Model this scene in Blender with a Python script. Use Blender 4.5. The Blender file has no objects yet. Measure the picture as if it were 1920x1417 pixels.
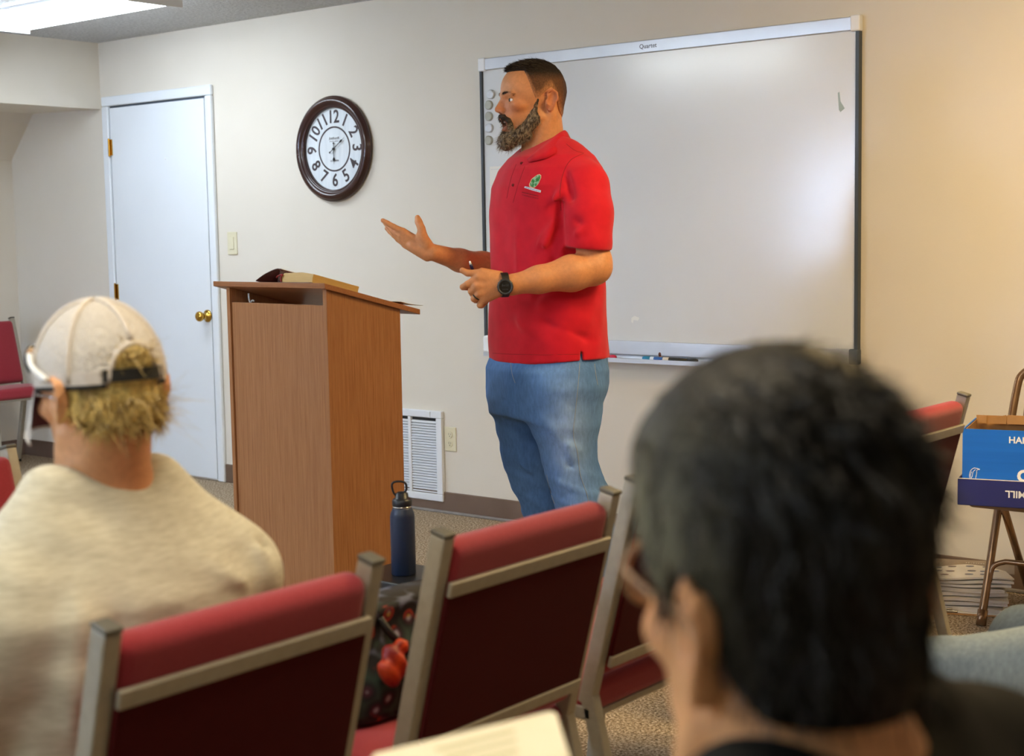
import bpy, bmesh, math, random
import numpy as np
from mathutils import Vector, Matrix, Euler
PI = math.pi
C = bpy.context.scene.collection
SC = bpy.context.scene
random.seed(7)

# ---------------------------------------------------------------- camera
F_PX, YAW, PITCH, ROLL = 2768.3, 0.678467, 0.0963432, 0.0170965
H = 1.31
_F = Vector((-math.sin(YAW)*math.cos(PITCH), math.cos(YAW)*math.cos(PITCH), -math.sin(PITCH)))
_r = Vector((math.cos(YAW), math.sin(YAW), 0)); _d = _F.cross(_r)
_R = math.cos(ROLL)*_r + math.sin(ROLL)*_d
_D = -math.sin(ROLL)*_r + math.cos(ROLL)*_d
FH = Vector((-math.sin(YAW), math.cos(YAW), 0)); RH = Vector((math.cos(YAW), math.sin(YAW), 0))
cam = bpy.data.cameras.new('camera'); camo = bpy.data.objects.new('camera', cam); C.objects.link(camo)
camo.matrix_world = Matrix(((_R.x, -_D.x, -_F.x, 0), (_R.y, -_D.y, -_F.y, 0), (_R.z, -_D.z, -_F.z, H), (0, 0, 0, 1)))
cam.sensor_width = 36; cam.lens = F_PX/1920*36; cam.clip_start = .05
cam.dof.use_dof = True; cam.dof.focus_distance = 5.15; cam.dof.aperture_fstop = 4.8
SC.camera = camo
SC.view_settings.view_transform = 'Standard'; SC.view_settings.look = 'None'
SC.view_settings.gamma = 1; SC.view_settings.use_curve_mapping = False
SC.view_settings.exposure = 1.66
w = bpy.data.worlds.new('world'); SC.world = w; w.use_nodes = True
w.node_tree.nodes['Background'].inputs[0].default_value = (.55, .7, 1, 1)
w.node_tree.nodes['Background'].inputs[1].default_value = 14.0
LAMP_COOL, LAMP_WARM = 11.5, 14.0

def ray(x, y): return _F + _R*((x-960)/F_PX) + _D*((y-708.5)/F_PX)
WY = 5.209                                      # plane of the wall with the board
def on_wall(x, y, yy=WY):
    d = ray(x, y); return Vector((0, 0, H)) + d*(yy/d.y)
def at_z(x, y, z):
    d = ray(x, y); return Vector((0, 0, H)) + d*((z-H)/d.z)
def at_D(x, y, D):
    d = ray(x, y); return Vector((0, 0, H)) + d*(D/d.dot(FH))

# ---------------------------------------------------------------- materials
def lin(c):
    if isinstance(c, str):
        c = [int(c[i:i+2], 16)/255 for i in (0, 2, 4)]
    return tuple((v/12.92 if v < .04045 else ((v+.055)/1.055)**2.4) for v in c) + (1,)
class NT:
    def __init__(s, name):
        s.m = bpy.data.materials.new(name); s.m.use_nodes = True; s.t = s.m.node_tree
        s.b = s.t.nodes['Principled BSDF']
    def n(s, k, **kw):
        o = s.t.nodes.new(k)
        for a, v in kw.items():
            if a in o.inputs: o.inputs[a].default_value = v
            else: setattr(o, a, v)
        return o
    def l(s, a, b): s.t.links.new(a, b)
    def coord(s, scale=(1, 1, 1)):
        tc = s.n('ShaderNodeTexCoord'); mp = s.n('ShaderNodeMapping'); mp.inputs['Scale'].default_value = scale
        s.l(tc.outputs['Object'], mp.inputs[0]); return mp.outputs[0]
    def ramp(s, fac, stops):
        r = s.n('ShaderNodeValToRGB'); e = r.color_ramp.elements
        while len(e) < len(stops): e.new(.5)
        for q, (p, c) in zip(e, stops): q.position = p; q.color = c
        s.l(fac, r.inputs[0]); return r.outputs[0]
    def bump(s, fac, strength=.2, dist=.01):
        b = s.n('ShaderNodeBump'); b.inputs['Strength'].default_value = strength; b.inputs['Distance'].default_value = dist
        s.l(fac, b.inputs['Height']); s.l(b.outputs[0], s.b.inputs['Normal'])
def mat(name, c, rough=.5, metal=0, c2=None, scale=40, stretch=(1, 1, 1), bump=0, bscale=None, detail=3, spec=None, lo=.3, hi=.7, sheen=0, sss=0, coat=0, bdist=.01):
    k = NT(name); c = lin(c); k.b.inputs['Base Color'].default_value = c
    k.b.inputs['Roughness'].default_value = rough; k.b.inputs['Metallic'].default_value = metal
    if spec is not None: k.b.inputs['Specular IOR Level'].default_value = spec
    if sheen: k.b.inputs['Sheen Weight'].default_value = sheen
    if coat: k.b.inputs['Coat Weight'].default_value = coat
    if sss:
        k.b.inputs['Subsurface Weight'].default_value = sss; k.b.inputs['Subsurface Radius'].default_value = (.012, .004, .002); k.b.inputs['Subsurface Scale'].default_value = 1
    if c2 is not None or bump:
        v = k.coord(stretch); nz = k.n('ShaderNodeTexNoise', Scale=scale, Detail=detail); k.l(v, nz.inputs['Vector'])
        if c2 is not None:
            k.l(k.ramp(nz.outputs[0], [(lo, c), (hi, lin(c2))]), k.b.inputs['Base Color'])
        if bump:
            if bscale:
                nz = k.n('ShaderNodeTexNoise', Scale=bscale, Detail=detail); k.l(v, nz.inputs['Vector'])
            k.bump(nz.outputs[0], bump, bdist)
    return k.m
def emis(name, c, s):
    k = NT(name); k.b.inputs['Base Color'].default_value = lin(c); k.b.inputs['Emission Color'].default_value = lin(c)
    k.b.inputs['Emission Strength'].default_value = s; return k.m
def carpet():
    k = NT('carpet'); v = k.coord()
    a = k.n('ShaderNodeTexNoise', Scale=125, Detail=5, Roughness=.85); k.l(v, a.inputs['Vector'])
    col = k.ramp(a.outputs[0], [(.36, lin('1c1611')), (.45, lin('79674f')), (.53, lin('bba68c')), (.62, lin('f0e4d0'))])
    k.l(col, k.b.inputs['Base Color']); k.b.inputs['Roughness'].default_value = .95; k.b.inputs['Specular IOR Level'].default_value = .1
    k.bump(a.outputs[0], .8, .006); return k.m
def popcorn():
    k = NT('popcorn_ceiling'); v = k.coord()
    a = k.n('ShaderNodeTexNoise', Scale=70, Detail=3, Roughness=.6); k.l(v, a.inputs['Vector'])
    k.l(k.ramp(a.outputs[0], [(.3, lin('b9bbbd')), (.7, lin('dcdedf'))]), k.b.inputs['Base Color'])
    k.b.inputs['Roughness'].default_value = .95; k.bump(a.outputs[0], 1, .02); return k.m
def woodgrain(name, c1, c2, stretch):
    k = NT(name); v = k.coord(stretch)
    a = k.n('ShaderNodeTexNoise', Scale=9, Detail=8, Roughness=.7); k.l(v, a.inputs['Vector'])
    k.l(k.ramp(a.outputs[0], [(.3, lin(c1)), (.72, lin(c2))]), k.b.inputs['Base Color'])
    k.b.inputs['Roughness'].default_value = .42; k.b.inputs['Specular IOR Level'].default_value = .35; k.bump(a.outputs[0], .08, .002); return k.m
M = {}
M['wall'] = mat('wall_paint', 'd9d2c4', .8, c2='dcd5c8', scale=3, bump=.12, bscale=180, bdist=.002, spec=.2)
M['ceiling'] = popcorn()
M['carpet'] = carpet()
M['base'] = mat('vinyl_baseboard', '6a5648', .55, c2='746052', scale=6)
M['strip'] = mat('floor_strip', '8e8986', .6, c2='7c7876', scale=30)
M['door'] = mat('door_paint', 'e3e9ee', .45, c2='dfe5ea', scale=2)
M['brass'] = mat('brass', 'c9a14a', .18, 1)
M['shadowgap'] = mat('dark_gap', '4d5560', .8)
M['wood_v'] = woodgrain('cherry_laminate', '83532f', 'a8774e', (26, 26, .7))
M['wood_h'] = woodgrain('cherry_laminate_top', '80502f', 'a06c46', (.7, 26, 26))
M['inner'] = mat('unfinished_board', '9b9791', .7, c2='8a857e', scale=12)
M['wb'] = mat('whiteboard_enamel', 'dde1e2', .22, c2='d9dddf', scale=2.5, coat=.5)
M['wb'].node_tree.nodes['Principled BSDF'].inputs['Coat Roughness'].default_value = .16
M['alu'] = mat('aluminium', 'cfd3d8', .38, .55, c2='c4c8ce', scale=5)
M['whiteplast'] = mat('white_plastic', 'e9ecef', .4)
M['darkedge'] = mat('dark_edge', '3b444e', .45)
M['clockwood'] = mat('clock_wood', '2c1410', .28, c2='381a14', scale=14, stretch=(1, 1, 1), coat=.3)
M['clockface'] = mat('clock_paper', 'dfe6ea', .7, c2='cdd6dc', scale=14, stretch=(3, 1, .35), detail=5)
M['print'] = mat('print_grey', '453c40', .7)
M['black'] = mat('black_metal', '101214', .4)
M['ivory'] = mat('ivory_plastic', 'd9d2b4', .4)
M['ventw'] = mat('vent_enamel', 'dfe4ea', .4)
M['ventd'] = mat('vent_dark', '2a2c30', .8)
M['burg'] = mat('burgundy_fabric', '8a2630', .85, c2='9c343e', scale=500, bump=.35, bscale=600, bdist=.0015, sheen=.25, spec=.15)
M['burgshade'] = mat('burgundy_shaded_back', '420408', .9, c2='4c080c', scale=500, bump=.3, bscale=600, bdist=.0015, sheen=.05, spec=.1)  # burgundy darkened in the colour for the shaded chair backs
M['taupe'] = mat('taupe_metal', 'a09a8b', .38, .2, c2='a8a294', scale=60)
M['cap'] = mat('grey_cap', '5c5a52', .5)
M['rubber'] = mat('black_rubber', '141414', .7)
M['bottle'] = mat('navy_powdercoat', '14233f', .42, c2='182a4a', scale=900, bump=.15, bscale=900, bdist=.0006)
M['navyplast'] = mat('navy_plastic', '0e1420', .4)
M['steel'] = mat('steel', 'c8c8c8', .2, 1)
M['leather'] = mat('maroon_leather', '3a130f', .4, c2='4a1a14', scale=60, bump=.3, bscale=200, bdist=.001)
M['pages'] = mat('gilt_pages', 'c9a86a', .45, c2='b08c4c', scale=60, stretch=(.3, .3, 30), detail=5)
M['ribbon'] = mat('red_ribbon', '8e1010', .6)
M['paper'] = mat('white_paper', 'e8e6de', .7, c2='e2e0d8', scale=6)
M['redbox'] = mat('box_blue', '0a6ad6', .5, c2='1474e0', scale=4, stretch=(.2, 1, 12))
M['navybox'] = mat('box_navy', '262b6d', .5, c2='2a3078', scale=4)
M['card'] = mat('cardboard', 'a87c4a', .8, c2='b98a56', scale=14, stretch=(1, 8, 1))
M['white'] = mat('white_ink', 'f2f4f6', .6)
M['foldm'] = mat('bronze_tube', '8a6e54', .25, .7, c2='9a7c60', scale=20)
M['foldpan'] = mat('bronze_pan', '7b6a58', .35, .4)
M['glass'] = mat('window_glass', 'ffffff', .02)

# ---------------------------------------------------------------- mesh helpers
def obj(name, bm, m, parent=None, smooth=False, bevel=0, bseg=2):
    me = bpy.data.meshes.new(name)
    if isinstance(bm, bmesh.types.BMesh):
        bmesh.ops.recalc_face_normals(bm, faces=bm.faces); bm.to_mesh(me); bm.free()
    else:
        me.from_pydata(*bm); me.update()
    for q in (m if isinstance(m, (list, tuple)) else [m]): me.materials.append(q)
    o = bpy.data.objects.new(name, me); C.objects.link(o)
    if smooth:
        for p in me.polygons: p.use_smooth = True
    if bevel:
        b = o.modifiers.new('bevel', 'BEVEL'); b.width = bevel; b.segments = bseg; b.limit_method = 'ANGLE'; b.angle_limit = math.radians(40)
        for p in me.polygons: p.use_smooth = True
        o.modifiers.new('wn', 'WEIGHTED_NORMAL')
    if parent: o.parent = parent
    return o
def tag(o, label=None, cat=None, group=None, kind=None):
    if label: o['label'] = label
    if cat: o['category'] = cat
    if group: o['group'] = group
    if kind: o['kind'] = kind
    return o
def thing(name, label, cat, loc=(0, 0, 0), rz=0, group=None):
    o = bpy.data.objects.new(name, None); C.objects.link(o); o.location = loc; o.rotation_euler = (0, 0, rz)
    o.empty_display_size = .1
    return tag(o, label, cat, group)
def NB(): return bmesh.new()
def box(bm, c, s, R=None, mi=0):
    m = Matrix.Translation(c) @ (R.to_4x4() if R is not None else Matrix.Identity(4)) @ Matrix.Diagonal((s[0], s[1], s[2], 1))
    g = bmesh.ops.create_cube(bm, size=1, matrix=m)
    if mi:
        for v in g['verts']:
            for f in v.link_faces: f.material_index = mi
    return bm
def boxmm(bm, a, b, mi=0):
    return box(bm, [(p+q)/2 for p, q in zip(a, b)], [abs(q-p) for p, q in zip(a, b)], None, mi)
def beam(bm, a, b, wx, wy, side=(0, 1, 0)):
    """square bar from a to b; wx across `side`, wy along `side`"""
    a, b = Vector(a), Vector(b); z = (b-a).normalized(); y = Vector(side); y = (y - z*y.dot(z)).normalized(); x = y.cross(z)
    R = Matrix((x, y, z)).transposed()
    return box(bm, (a+b)/2, (wx, wy, (b-a).length), R)
def tube(bm, pts, r, seg=12, cap=True, closed=False):
    pts = [Vector(p) for p in pts]; n = len(pts); rs = r if isinstance(r, (list, tuple)) else [r]*n
    rings = []; prev = None
    for i, p in enumerate(pts):
        if closed: t = (pts[(i+1) % n]-pts[i-1]).normalized()
        else: t = (pts[min(i+1, n-1)]-pts[max(i-1, 0)]).normalized()
        if prev is None:
            up = Vector((0, 0, 1)) if abs(t.z) < .9 else Vector((1, 0, 0)); x = t.cross(up).normalized()
        else: x = (prev - t*prev.dot(t)).normalized()
        prev = x; y = t.cross(x)
        rings.append([bm.verts.new(p + (x*math.cos(2*PI*k/seg)+y*math.sin(2*PI*k/seg))*rs[i]) for k in range(seg)])
    for i in range(n if closed else n-1):
        a, b = rings[i], rings[(i+1) % n]
        for k in range(seg): bm.faces.new((a[k], a[(k+1) % seg], b[(k+1) % seg], b[k]))
    if cap and not closed:
        bm.faces.new(rings[0][::-1]); bm.faces.new(rings[-1])
    return bm
def lathe(bm, prof, seg=32, mtx=None):
    """profile (r, h) round Z; mtx places it"""
    rings = []
    for r, h in prof:
        rings.append([bm.verts.new((mtx or Matrix.Identity(4)) @ Vector((r*math.cos(2*PI*k/seg), r*math.sin(2*PI*k/seg), h))) for k in range(seg)] if r > 1e-6
                     else [bm.verts.new((mtx or Matrix.Identity(4)) @ Vector((0, 0, h)))])
    for a, b in zip(rings, rings[1:]):
        for k in range(seg):
            q = (k+1) % seg
            if len(a) == 1 and len(b) == 1: continue
            if len(a) == 1: bm.faces.new((a[0], b[k], b[q]))
            elif len(b) == 1: bm.faces.new((a[k], a[q], b[0]))
            else: bm.faces.new((a[k], a[q], b[q], b[k]))
    return bm
def smooth_curve(pts, n=6):
    out = []; P = [Vector(p) for p in pts]
    for i in range(len(P)-1):
        a = P[max(i-1, 0)]; b = P[i]; c = P[i+1]; d = P[min(i+2, len(P)-1)]
        for k in range(n):
            t = k/n; out.append(.5*((2*b)+(c-a)*t+(2*a-5*b+4*c-d)*t*t+(3*b-a-3*c+d)*t**3))
    out.append(P[-1]); return out
def text_mesh(body, size, extrude=.0004, align='CENTER', bold=0):
    cu = bpy.data.curves.new('lettering', 'FONT'); cu.body = body; cu.size = size; cu.extrude = extrude; cu.align_x = align; cu.align_y = 'CENTER'
    cu.offset = bold; cu.resolution_u = 3
    o = bpy.data.objects.new('lettering', cu); C.objects.link(o)
    me = bpy.data.meshes.new_from_object(o.evaluated_get(bpy.context.evaluated_depsgraph_get()))
    bpy.data.objects.remove(o); bpy.data.curves.remove(cu); return me
def text(name, body, size, m, parent, mtx, bold=0, align='CENTER', extrude=.0004):
    me = text_mesh(body, size, extrude, align, bold); me.materials.clear(); me.materials.append(m); me.name = name
    o = bpy.data.objects.new(name, me); C.objects.link(o); o.parent = parent; o.matrix_local = mtx; return o
def dup(root, loc=None, rz=None, label=None, group=None):
    r = root.copy(); C.objects.link(r)
    if loc is not None: r.location = loc
    if rz is not None: r.rotation_euler = (0, 0, rz)
    if label: r['label'] = label
    if group: r['group'] = group
    for ch in list(root.children):
        c = ch.copy(); C.objects.link(c); c.parent = r
        for g in ch.children:
            d = g.copy(); C.objects.link(d); d.parent = c
    return r
WALLR = Matrix(((1, 0, 0), (0, 0, -1), (0, 1, 0)))       # local XY -> wall XZ, local +Z -> -Y (into the room)
def on_wall_m(x, z, off=0): return Matrix.Translation((x, WY-off, z)) @ WALLR.to_4x4()
def struct(o): o['kind'] = 'structure'; return o

# ---------------------------------------------------------------- room
XL, XR, YF = -8.11, 2.3, -3.2; XH = -7.188; ZC = 2.44
struct(obj('floor', boxmm(NB(), (XL-.1, YF-.1, -.1), (XR+.1, WY+.1, 0)), M['carpet']))
struct(obj('ceiling', boxmm(NB(), (XL-.1, YF-.1, ZC), (XR+.1, WY+.1, ZC+.1)), M['ceiling']))
struct(obj('wall_back', boxmm(NB(), (XL-.1, WY, 0), (XR+.1, WY+.1, ZC)), M['wall']))
struct(obj('wall_right', boxmm(NB(), (XR, YF, 0), (XR+.1, WY, ZC)), M['wall']))
struct(obj('wall_left', boxmm(NB(), (XL-.1, YF, 0), (XL, WY, ZC)), M['wall']))
WX0, WX1, WZ0, WZ1 = -7.0, -5.6, .95, 2.05
b = NB()
boxmm(b, (XL, YF-.1, 0), (WX0, YF, ZC)); boxmm(b, (WX1, YF-.1, 0), (XR, YF, ZC)); boxmm(b, (WX0, YF-.1, 0), (WX1, YF, WZ0)); boxmm(b, (WX0, YF-.1, WZ1), (WX1, YF, ZC))
struct(obj('wall_front', b, M['wall']))
# stair bulkhead on the left: header, soffit and sloping underside
prof = [(XH, ZC), (XH, 2.067), (-7.86, 2.085), (XL, 1.82), (XL, ZC)]
vs = [(x, yy, z) for yy in (YF, WY) for x, z in prof]; n = 5
fs = [tuple(range(n)), tuple(range(2*n-1, n-1, -1))] + [(i, i+n, (i+1) % n+n, (i+1) % n) for i in range(n)]
hd = NB(); V = [hd.verts.new(v) for v in vs]
for f in fs: hd.faces.new([V[i] for i in f])
struct(obj('wall_bulkhead', hd, M['wall'])).name = 'wall_header'
b = NB(); boxmm(b, (-6.2, WY-.012, 0), (XR, WY, .1)); struct(obj('baseboard_back', b, M['base'], bevel=.004))
b = NB(); boxmm(b, (XL, WY-.012, 0), (-7.155, WY, .1)); struct(obj('baseboard_alcove', b, M['base'], bevel=.004))
b = NB(); boxmm(b, (XL, YF, 0), (XL+.012, WY-.012, .1)); struct(obj('baseboard_left', b, M['base'], bevel=.004))
b = NB(); boxmm(b, (-6.1, WY-.03, 0), (XR, WY-.012, .012)); struct(obj('trim_1', b, M['strip'], bevel=.003))
# window in the wall behind the camera (seen mirrored in the board)
win = bpy.data.objects.new('window_1', None); C.objects.link(win); win['kind'] = 'structure'; win.location = (0, 0, 0)
b = NB()
for a, c in (((WX0, YF-.09, WZ0), (WX0+.05, YF+.01, WZ1)), ((WX1-.05, YF-.09, WZ0), (WX1, YF+.01, WZ1)), ((WX0, YF-.09, WZ0), (WX1, YF+.03, WZ0+.05)), ((WX0, YF-.09, WZ1-.05), (WX1, YF+.01, WZ1)), (((WX0+WX1)/2-.02, YF-.08, WZ0), ((WX0+WX1)/2+.02, YF-.02, WZ1))):
    boxmm(b, a, c)
obj('window_frame', b, M['door'], win, bevel=.004)
k = NT('pane_glass'); k.b.inputs['Transmission Weight'].default_value = 1; k.b.inputs['Roughness'].default_value = 0; k.b.inputs['IOR'].default_value = 1.02
for a, c in ((WX0+.05, (WX0+WX1)/2-.02), ((WX0+WX1)/2+.02, WX1-.05)):
    obj('pane', boxmm(NB(), (a, YF-.052, WZ0+.05), (c, YF-.048, WZ1-.05)), k.m, win)

# door
dr = bpy.data.objects.new('door_1', None); C.objects.link(dr); dr['kind'] = 'structure'; dr.location = (-6.66, WY, 0)
def rel(o, par): o.parent = par; o.matrix_parent_inverse = Matrix.Translation(-Vector(par.location)); return o
DX0, DX1, DZ = -7.085, -6.262, 2.065
rel(obj('door_leaf', boxmm(NB(), (DX0, WY-.018, .012), (DX1, WY, DZ)), M['door'], bevel=.002), dr)
for nm, a, c in (('casing_left', (-7.155, WY-.024, 0), (DX0-.012, WY, DZ+.012)), ('casing_right', (DX1+.010, WY-.024, 0), (-6.2, WY, DZ+.012)), ('casing_top', (-7.155, WY-.024, DZ+.012), (-6.2, WY, 2.132))):
    rel(obj('casing', boxmm(NB(), a, c), M['door'], bevel=.008, bseg=3), dr)
    # dark strips painted as the shade in the gap round the leaf
b = NB(); boxmm(b, (DX0-.012, WY-.006, 0), (DX0, WY, DZ+.012)); boxmm(b, (DX1, WY-.006, 0), (DX1+.01, WY, DZ+.012)); boxmm(b, (DX0, WY-.006, DZ), (DX1, WY, DZ+.012))
rel(obj('door_gap', b, M['shadowgap']), dr)
for z in (1.845, 1.025, .22):
    b = NB(); boxmm(b, (DX0-.022, WY-.0225, z-.045), (DX0+.016, WY-.019, z+.045))
    tube(b, [(DX0-.004, WY-.028, z-.05), (DX0-.004, WY-.028, z+.05)], .006, 10)
    rel(obj('hinge', b, M['brass'], smooth=False), dr)
kp = on_wall(398, 592); kx, kz = kp.x-.015, kp.z
b = NB(); lathe(b, [(0, 0), (.034, 0), (.034, .004), (.028, .010), (.014, .014), (.012, .03), (.014, .036), (.024, .044), (.028, .056), (.026, .066), (.016, .072), (0, .073)], 32, Matrix.Translation((kx, WY-.018, kz)) @ WALLR.to_4x4())
rel(obj('door_knob', b, M['brass'], smooth=True), dr)
b = NB(); lathe(b, [(0, 0), (.006, 0), (.005, .003), (0, .004)], 12, Matrix.Translation((-6.60, WY-.018, 1.76)) @ WALLR.to_4x4()); rel(obj('door_viewer', b, M['whiteplast'], smooth=True), dr)

# ---------------------------------------------------------------- ceiling lamps
def ceiling_lamp(cx, cy, lx, ly, strength, colr, label, rz=0):
    t = thing('ceiling_light', label, 'ceiling light', (cx, cy, ZC), rz, None)
    b = NB(); boxmm(b, (-lx/2, -ly/2, -.012), (lx/2, ly/2, 0)); obj('mounting_plate', b, M['whiteplast'], t)
    for sx in (-1, 1):
        b = NB(); boxmm(b, (sx*(lx/2-.012), -ly/2, -.075), (sx*lx/2, ly/2, -.012)); obj('end_cap', b, M['whiteplast'], t, bevel=.004)
    b = NB(); n = 12; x0, x1 = -lx/2+.012, lx/2-.012
    pr = [(-ly/2*math.cos(PI*i/n), -.012-.06*math.sin(PI*i/n)**.45) for i in range(n+1)]
    va = [b.verts.new((x0, y, z)) for y, z in pr]; vb = [b.verts.new((x1, y, z)) for y, z in pr]
    for i in range(n): b.faces.new((va[i], va[i+1], vb[i+1], vb[i]))
    b.faces.new(va[::-1]); b.faces.new(vb); b.faces.new((va[0], vb[0], vb[-1], va[-1]))
    obj('diffuser', b, emis('lamp_diffuser', colr, strength), t, smooth=False)
    return t
ceiling_lamp(-6.06, 4.27, 1.22, .3, LAMP_COOL*.62, 'e2eefa', 'long white wraparound ceiling light glowing at the upper left above the door')
ceiling_lamp(-4.9, 2.1, 1.22, .3, LAMP_COOL, 'ecf5f6', 'cool ceiling light over the seats, mirrored in the whiteboard')
ceiling_lamp(-1.2, 3.7, 1.22, .3, LAMP_WARM*1.1, 'ffdc9c', 'warm ceiling light near the right end of the whiteboard')

ceiling_lamp(-1.25, 1.0, 1.22, .3, LAMP_WARM*.5, 'ffeecf', 'added warm fill light above the row of burgundy chairs')  # unseen fill lamp, added to light the foreground from above
ceiling_lamp(-3.7, -.7, 1.22, .3, LAMP_COOL*1.3, 'e6f4f8', 'added cool fill light on the window side of the room')  # unseen lamp added for cool light from the left
ceiling_lamp(-1.5, -1.3, 1.22, .3, LAMP_COOL*.6, 'e6f4f8', 'added cool fill light nearest the wall behind the camera')  # another unseen lamp, added to brighten left-facing posts and people

# ---------------------------------------------------------------- whiteboard
BX0, BX1, BZ0, BZ1 = -4.338, -2.488, .826, 2.102
wb = thing('whiteboard', 'large wall-mounted whiteboard with aluminium frame and pen tray', 'whiteboard', ((BX0+BX1)/2, WY, BZ0))
obj('writing_surface', boxmm(NB(), (BX0+.015, WY-.016, BZ0+.02), (BX1-.015, WY, BZ1-.02)), M['wb']).parent = wb
for ch in wb.children: ch.matrix_parent_inverse = Matrix.Translation(-Vector(wb.location))
def wbp(name, bm, m, **k): return rel(obj(name, bm, m, **k), wb)
wbp('frame_top', boxmm(NB(), (BX0+.03, WY-.028, BZ1-.052), (BX1-.03, WY, BZ1)), M['alu'], bevel=.004)['label'] = 'silvery top rail with grey maker lettering'
wbp('frame_side', boxmm(NB(), (BX0, WY-.026, BZ0+.02), (BX0+.014, WY, BZ1-.045)), M['darkedge'], bevel=.002)
wbp('frame_side', boxmm(NB(), (BX1-.016, WY-.026, BZ0), (BX1, WY, BZ1-.045)), M['darkedge'], bevel=.002)
wbp('frame_bottom', boxmm(NB(), (BX0+.03, WY-.028, BZ0-.03), (BX1-.03, WY, BZ0+.03)), M['alu'], bevel=.004)
for x, z in ((BX0, BZ1), (BX1, BZ1)):
    s = 1 if x == BX0 else -1
    wbp('corner_piece', boxmm(NB(), (x-.004*s, WY-.032, z-.056), (x+.036*s, WY, z+.004)), M['whiteplast'], bevel=.006)
wbp('corner_piece', boxmm(NB(), (BX0-.004, WY-.036, BZ0-.05), (BX0+.036, WY, BZ0+.03)), M['whiteplast'], bevel=.012)
wbp('corner_piece', boxmm(NB(), (BX1-.036, WY-.032, BZ0-.03), (BX1+.004, WY, BZ0+.03)), M['darkedge'], bevel=.006)
# pen tray
TX0, TX1, TZ = BX0+.03, -2.62, .772
b = NB(); pr = [(0, BZ0-.03), (-.006, BZ0-.03), (-.010, TZ+.008), (-.060, TZ), (-.066, TZ+.012), (-.070, TZ+.012), (-.070, TZ-.006), (-.004, TZ-.006), (0, TZ-.004)]
va = [b.verts.new((TX0, WY+y, z)) for y, z in pr]; vb = [b.verts.new((TX1, WY+y, z)) for y, z in pr]
for i in range(len(pr)): j = (i+1) % len(pr); b.faces.new((va[i], va[j], vb[j], vb[i]))
b.faces.new(va); b.faces.new(vb[::-1])
wbp('pen_tray', b, M['alu'])
q = text('brand_lettering', 'Quartet', .026, M['print'], wb, Matrix.Identity(4)); q.matrix_local = Matrix.Translation(-Vector(wb.location)) @ on_wall_m(on_wall(1222, 83).x, BZ1-.026, .0285)
M['smudge'] = mat('marker_smudge', '9fb0ae', .7); M['tape'] = mat('tape_scrap', 'e4e6e2', .3); M['mark'] = mat('grey_code', '565656', .7)
def flat_poly(pts, th=.0006):
    b = NB(); v = [b.verts.new((p[0], WY-.0162, p[1])) for p in pts]; v2 = [b.verts.new((p[0], WY-.0162-th, p[1])) for p in pts]
    b.faces.new(v); b.faces.new(v2[::-1])
    for i in range(len(pts)): j = (i+1) % len(pts); b.faces.new((v[i], v[j], v2[j], v2[i]))
    return b
def wp(x, y): q = on_wall(x, y, WY-.016); return (q.x, q.z)
wbp('smudge', flat_poly([wp(1571, 174), wp(1574, 172), wp(1576, 190), wp(1584, 203), wp(1576, 210), wp(1573, 206)]), M['smudge'])
wbp('tape_scrap', flat_poly([wp(1184, 596), wp(1190, 592), wp(1199, 596), wp(1196, 601), wp(1188, 600), wp(1187, 606), wp(1184, 604)]), M['tape'])
# thin list strip at left of the board with ruled rows
b = NB(); boxmm(b, (BX0+.045, WY-.0175, 1.0), (BX0+.20, WY-.016, 1.62)); wbp('list_sheet', b, M['paper'])
b = NB()
for i in range(9): boxmm(b, (BX0+.05, WY-.018, 1.03+i*.072), (BX0+.195, WY-.0175, 1.032+i*.072))
wbp('ruled_lines', b, M['alu'])
# magnets
M['dullmag'] = mat('dull_magnet', 'a9aaa0', .4, .3)
mags = [(921, 177, 'topmost of the five magnets at the board edge'), (917, 197, 'second magnet from the top beside the nose'), (917, 218, 'middle magnet of the column of five'), (918, 240, 'fourth magnet down, beside the open mouth'), (917, 263, 'lowest magnet of the column beside the beard')]
for (x, y, l) in mags:
    q = on_wall(x, y, WY-.02)
    t = thing('magnet', 'round grey magnet, '+l, 'magnet', (q.x, WY-.016, q.z), 0, 'round magnets on the whiteboard')
    b = NB(); lathe(b, [(0, .0), (.0205, 0), (.0205, .010), (.018, .013), (.0165, .0125), (0, .0115)], 28, WALLR.to_4x4()); obj('magnet_body', b, M['alu'] if y in (177, 240) else M['dullmag'], t, smooth=False)
# markers on the tray
def marker(x0, x1, c1, c2, label, y=-.04, z=None):
    z = TZ+.0125
    t = thing('marker_pen', label, 'marker', ((x0+x1)/2, WY+y, z), 0, 'pens in the whiteboard tray'); L = (x1-x0)
    R = Matrix.Rotation(PI/2, 4, 'Y')
    b = NB(); lathe(b, [(0, -L/2), (.0085, -L/2), (.009, -L/2+.004), (.009, L*.18), (0, L*.18)], 20, R); obj('barrel', b, mat('marker_barrel', c1, .4), t, smooth=True)
    b = NB(); lathe(b, [(0, L*.18), (.0098, L*.18), (.0095, L/2-.01), (.006, L/2), (0, L/2)], 20, R); obj('pen_cap', b, mat('marker_cap', c2, .4), t, smooth=True)
X_ = lambda px, py=668: on_wall(px, py, WY-.04).x
marker(X_(1120), X_(1155), 'e6e6da', 'c2143c', 'red-capped white marker in the tray beside the red shirt')
b0, b1 = X_(1207, 670), X_(1255, 671)
t = thing('marker_pen', 'blue-ended white marker in the middle of the tray', 'marker', ((b0+b1)/2, WY-.045, TZ+.0135), 0, 'pens in the whiteboard tray')
R = Matrix.Rotation(PI/2, 4, 'Y'); L = b1-b0
b = NB(); lathe(b, [(0, -L/2), (.008, -L/2), (.0098, -L/2+.006), (.0098, -L*.2), (0, -L*.2)], 20, R); obj('pen_cap', b, mat('cyan_cap', '1f8fc4', .4), t, smooth=True)
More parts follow.
